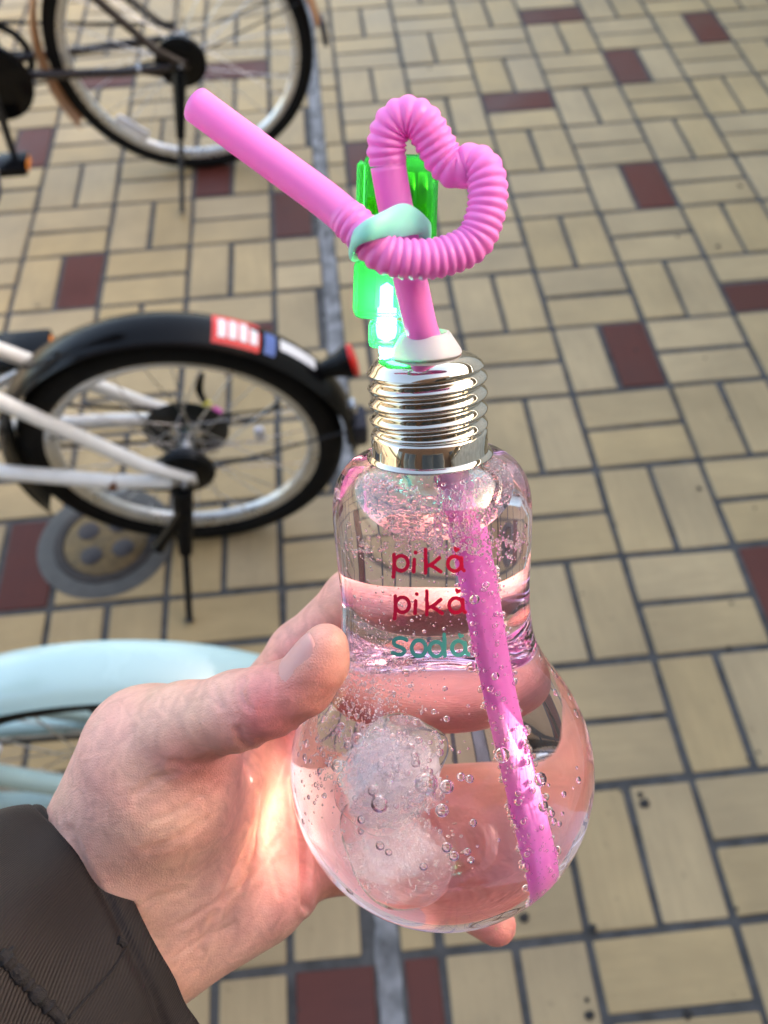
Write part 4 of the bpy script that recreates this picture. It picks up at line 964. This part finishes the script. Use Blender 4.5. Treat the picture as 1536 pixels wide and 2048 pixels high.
def skin_mat():
    m, nt, p, o = new_mat('skin'); N_ = nt.nodes; L = nt.links
    tc = N_.new('ShaderNodeTexCoord'); at_ = N_.new('ShaderNodeAttribute'); at_.attribute_name = 'redness'
    n = N_.new('ShaderNodeTexNoise'); n.inputs['Scale'].default_value = 55; n.inputs['Detail'].default_value = 6; L.new(tc.outputs['Object'], n.inputs['Vector'])
    ad = N_.new('ShaderNodeMath'); ad.operation = 'MULTIPLY_ADD'; ad.inputs[1].default_value = .7; L.new(n.outputs[0], ad.inputs[0]); 
    mm = N_.new('ShaderNodeMath'); mm.operation = 'MULTIPLY_ADD'; mm.inputs[1].default_value = .75; mm.inputs[2].default_value = -.3; L.new(at_.outputs['Fac'], mm.inputs[0]); L.new(mm.outputs[0], ad.inputs[2])
    cr = N_.new('ShaderNodeValToRGB'); cr.color_ramp.elements[0].color = (.655, .395, .33, 1); cr.color_ramp.elements[1].color = (.66, .26, .235, 1)
    cr.color_ramp.elements[0].position = 0; cr.color_ramp.elements[1].position = .8; L.new(ad.outputs[0], cr.inputs[0])
    n3 = N_.new('ShaderNodeTexNoise'); n3.inputs['Scale'].default_value = 190; n3.inputs['Detail'].default_value = 7; n3.inputs['Distortion'].default_value = 1.2; L.new(tc.outputs['Object'], n3.inputs['Vector'])
    r3 = N_.new('ShaderNodeMapRange'); r3.inputs[1].default_value = .32; r3.inputs[2].default_value = .68; r3.inputs[3].default_value = .80; r3.inputs[4].default_value = 1.06; L.new(n3.outputs[0], r3.inputs[0])
    n4 = N_.new('ShaderNodeTexNoise'); n4.inputs['Scale'].default_value = 24; n4.inputs['Detail'].default_value = 3; L.new(tc.outputs['Object'], n4.inputs['Vector'])
    r4 = N_.new('ShaderNodeMapRange'); r4.inputs[1].default_value = .3; r4.inputs[2].default_value = .7; r4.inputs[3].default_value = .485; r4.inputs[4].default_value = .512; L.new(n4.outputs[0], r4.inputs[0])
    hs = N_.new('ShaderNodeHueSaturation'); L.new(cr.outputs[0], hs.inputs['Color']); L.new(r3.outputs[0], hs.inputs['Value']); L.new(r4.outputs[0], hs.inputs['Hue']); hs.inputs['Saturation'].default_value = 1.06
    L.new(hs.outputs[0], p.inputs['Base Color'])
    p.inputs['Subsurface Weight'].default_value = .22; p.inputs['Subsurface Radius'].default_value = (1.0, .35, .18); p.inputs['Subsurface Scale'].default_value = .004
    p.inputs['Roughness'].default_value = .48; p.inputs['Specular IOR Level'].default_value = .4
    v = N_.new('ShaderNodeTexVoronoi'); v.inputs['Scale'].default_value = 1300; v.feature = 'DISTANCE_TO_EDGE'; L.new(tc.outputs['Object'], v.inputs['Vector'])
    mp = N_.new('ShaderNodeMapping'); mp.inputs['Rotation'].default_value = (.4, .3, .7); mp.inputs['Scale'].default_value = (130, 700, 330); L.new(tc.outputs['Object'], mp.inputs[0])
    w = N_.new('ShaderNodeTexNoise'); w.inputs['Scale'].default_value = 1; w.inputs['Detail'].default_value = 5; w.inputs['Distortion'].default_value = .8; L.new(mp.outputs[0], w.inputs['Vector'])
    b1 = N_.new('ShaderNodeBump'); b1.inputs['Strength'].default_value = .25; b1.inputs['Distance'].default_value = .0006; L.new(v.outputs['Distance'], b1.inputs['Height'])
    b2 = N_.new('ShaderNodeBump'); b2.inputs['Strength'].default_value = .30; b2.inputs['Distance'].default_value = .0005; L.new(w.outputs[0], b2.inputs['Height']); L.new(b1.outputs[0], b2.inputs['Normal'])
    L.new(b2.outputs[0], p.inputs['Normal']); return m
hand_o = link('hand', hm, skin_mat(), person)
PI_ = person.matrix_world.inverted()
# thumbnail
tA = Vector(at(602, 1374, .2053)); tB = Vector(at(652, 1290, .2000)); ta = (tB - tA).normalized()
n0 = cam_dir(-.72, .42, .72); n0 = (n0 - ta * n0.dot(ta)).normalized(); tside = ta.cross(n0)
nv = []; NU, NVv = 14, 16
for i in range(NVv + 1):
    t = i / NVv
    for k in range(NU + 1):
        u = -1 + 2 * k / NU; rr = lerp(.0066, .0047, t ** 1.2) + .00050 + .0003 * (1 - u * u)
        a = u * math.radians(lerp(66, 58, t)) * (1 if t > .12 else (.72 + 2.3 * t)); s_ = lerp(.0008, .0152 - .0026 * u * u, t)
        cen = tA + ta * s_
        lift = -.0006 * max(0, (t - .75) * 4) ** 2
        nv.append(PI_ @ (cen + (n0 * math.cos(a) + tside * math.sin(a)) * (rr + lift)))
nf = [(i * (NU + 1) + k, i * (NU + 1) + k + 1, (i + 1) * (NU + 1) + k + 1, (i + 1) * (NU + 1) + k) for i in range(NVv) for k in range(NU)]
nail = MB().add(nv, nf).build('thumbnail', pmat('nail', (.74, .34, .31), .38, sss=.3, spec=.22), hand_o, ang=180)
sol = nail.modifiers.new('thick', 'SOLIDIFY'); sol.thickness = .0005; sol.offset = -1

# sleeve
def cloth_mat():
    m, nt, p, o = new_mat('brown_twill'); N_ = nt.nodes; L = nt.links
    uv = N_.new('ShaderNodeUVMap'); uv.uv_map = 'UVMap'
    mp = N_.new('ShaderNodeMapping'); mp.inputs['Rotation'].default_value = (0, 0, -.4); L.new(uv.outputs[0], mp.inputs[0])
    w = N_.new('ShaderNodeTexWave'); w.inputs['Scale'].default_value = 680; w.inputs['Distortion'].default_value = .6; w.inputs['Detail'].default_value = 2; L.new(mp.outputs[0], w.inputs['Vector'])
    tc = N_.new('ShaderNodeTexCoord'); n = N_.new('ShaderNodeTexNoise'); n.inputs['Scale'].default_value = 60; n.inputs['Detail'].default_value = 6; L.new(tc.outputs['Object'], n.inputs['Vector'])
    ml = N_.new('ShaderNodeMath'); ml.operation = 'MULTIPLY_ADD'; ml.inputs[1].default_value = .55; L.new(w.outputs['Fac'], ml.inputs[0]); 
    m2 = N_.new('ShaderNodeMath'); m2.operation = 'MULTIPLY'; m2.inputs[1].default_value = .45; L.new(n.outputs[0], m2.inputs[0]); L.new(m2.outputs[0], ml.inputs[2])
    cr = N_.new('ShaderNodeValToRGB'); cr.color_ramp.elements[0].color = (.003, .0025, .0025, 1); cr.color_ramp.elements[1].color = (.020, .0135, .014, 1); L.new(ml.outputs[0], cr.inputs[0]); L.new(cr.outputs[0], p.inputs['Base Color'])
    p.inputs['Roughness'].default_value = .62; p.inputs['Specular IOR Level'].default_value = .22; p.inputs['Sheen Weight'].default_value = .08; p.inputs['Sheen Roughness'].default_value = .4
    b = N_.new('ShaderNodeBump'); b.inputs['Strength'].default_value = .3; b.inputs['Distance'].default_value = .0005; L.new(w.outputs['Fac'], b.inputs['Height']); L.new(b.outputs[0], p.inputs['Normal']); return m
M_CLOTH = cloth_mat()
c0 = at(230, 1888, .252); c1 = at(-420, 2180, .210)
sd_ = (c1 - c0).normalized(); sn = cam_dir(.67, -.74, 0); sn = (sn - sd_ * sn.dot(sd_)).normalized(); sb = sd_.cross(sn)
if sb.dot(CAM_F) > 0: sb = -sb
SEG, RNG = 96, 90; SL = (c1 - c0).length
def sleeve_pt(i, k, inner=0.0):
    t = i / RNG; a = 2 * PI * k / SEG; ca_, sa_ = [math.copysign(abs(q) ** .78, q) for q in (math.cos(a), math.sin(a))]
    A_ = lerp(.0425, .056, t ** .8); B2 = lerp(.0305, .046, t ** .8)
    x = t * SL
    wr = .0016 * math.sin(a * 3 + 1.1 + x * 22) * min(1, x / .03) + .0012 * math.sin(a * 5 - x * 75 + 2) * min(1, x / .02) + .0009 * math.sin(a * 9 + x * 130) - .0011 * math.exp(-((x - .0065) / .0011) ** 2) + .0022 * math.sin(a * 2 - x * 48 + .6) * min(1, x / .04)
    wr += .0030 * math.exp(-((x - .062 - .012 * ca_) / .006) ** 2) - .0034 * math.exp(-((x - .051 - .012 * ca_) / .0045) ** 2)
    rag = .0003 * math.sin(a * 17) + .0006 * math.sin(a * 5 + 1) + .0020 * max(0, -ca_) ** 2
    p = c0 + sd_ * (x - .010 * ca_ * (1 - t) ** 4 + (rag * (1 - t) ** 8 if True else 0) - .004 * sa_) + sn * (ca_ * (A_ + wr - inner)) + sb * (sa_ * (B2 + wr - inner))
    return PI_ @ p
vs = [sleeve_pt(i, k) for i in range(RNG + 1) for k in range(SEG)] + [sleeve_pt(i, k, .0022) for i in range(RNG + 1) for k in range(SEG)]
o2 = (RNG + 1) * SEG
fs = [(i * SEG + k, i * SEG + (k + 1) % SEG, (i + 1) * SEG + (k + 1) % SEG, (i + 1) * SEG + k) for i in range(RNG) for k in range(SEG)]
fs += [tuple(o2 + q for q in f[::-1]) for f in fs[:]]
fs += [(k, o2 + k, o2 + (k + 1) % SEG, (k + 1) % SEG) for k in range(SEG)] + [(RNG * SEG + k, RNG * SEG + (k + 1) % SEG, o2 + RNG * SEG + (k + 1) % SEG, o2 + RNG * SEG + k) for k in range(SEG)]
sm = bpy.data.meshes.new('sleeve'); sm.from_pydata(vs, [], fs); uvl = sm.uv_layers.new(name='UVMap')
for pl in sm.polygons:
    ks = [sm.loops[l].vertex_index % SEG for l in pl.loop_indices]; wrap = max(ks) - min(ks) > SEG / 2
    for l in pl.loop_indices:
        vi = sm.loops[l].vertex_index % o2; k = vi % SEG
        if wrap and k == 0: k = SEG
        uvl.data[l].uv = (k / SEG * .21, (vi // SEG) / RNG * SL)
sm.shade_smooth(); sleeve = link('sleeve', sm, M_CLOTH, person)
# stitched tab seam across the cuff
M_THREAD = pmat('dark_thread', (.012, .010, .011), .9, bump=(900, 1, .001))
from mathutils.bvhtree import BVHTree
sl_tree = BVHTree.FromPolygons([tuple(v) for v in vs], fs)
def on_sleeve(px, py, lift=.0004):
    o = PI_ @ CAM_P; d = (PI_.to_3x3() @ ray(px, py)).normalized(); loc = sl_tree.ray_cast(o, d)[0]; return (loc - d * lift) if loc is not None else None
def seam(pts, r, name):
    q = [on_sleeve(*p) for p in resample(catmull(pts, 6), 6)]; q = [p for p in q if p is not None]
    if len(q) > 2:
        rr = random.Random(len(q)); MB().tube(q, [r * rr.uniform(.75, 1.25) for _ in q], 8).build(name, M_THREAD, sleeve)
seam([(252, 1898), (222, 1945), (180, 1990), (138, 2036)], .00035, 'seam')
seam([(2, 1905), (40, 1950), (80, 1995), (128, 2044)], .0016, 'tab_opening')
seam([(28, 1895), (10, 1915)], .0006, 'seam')
seam([(236, 1880), (245, 1884), (250, 1893)], .0012, 'frayed_thread')

# caustics of the sun through the bottle
for o_ in bpy.data.objects:
    if o_.name in ('lens_housing', 'lower_housing'): o_.cycles.is_caustics_caster = True
    if o_.name in ('straight_tube', 'corrugated_heart', 'spout'): o_.cycles.is_caustics_receiver = True
    if o_.name in ('soda', 'bulb_body', 'ice_cube', 'ice_cube.001'): o_.cycles.is_caustics_caster = True
hand_o.cycles.is_caustics_receiver = True
sun.cycles.is_caustics_light = True
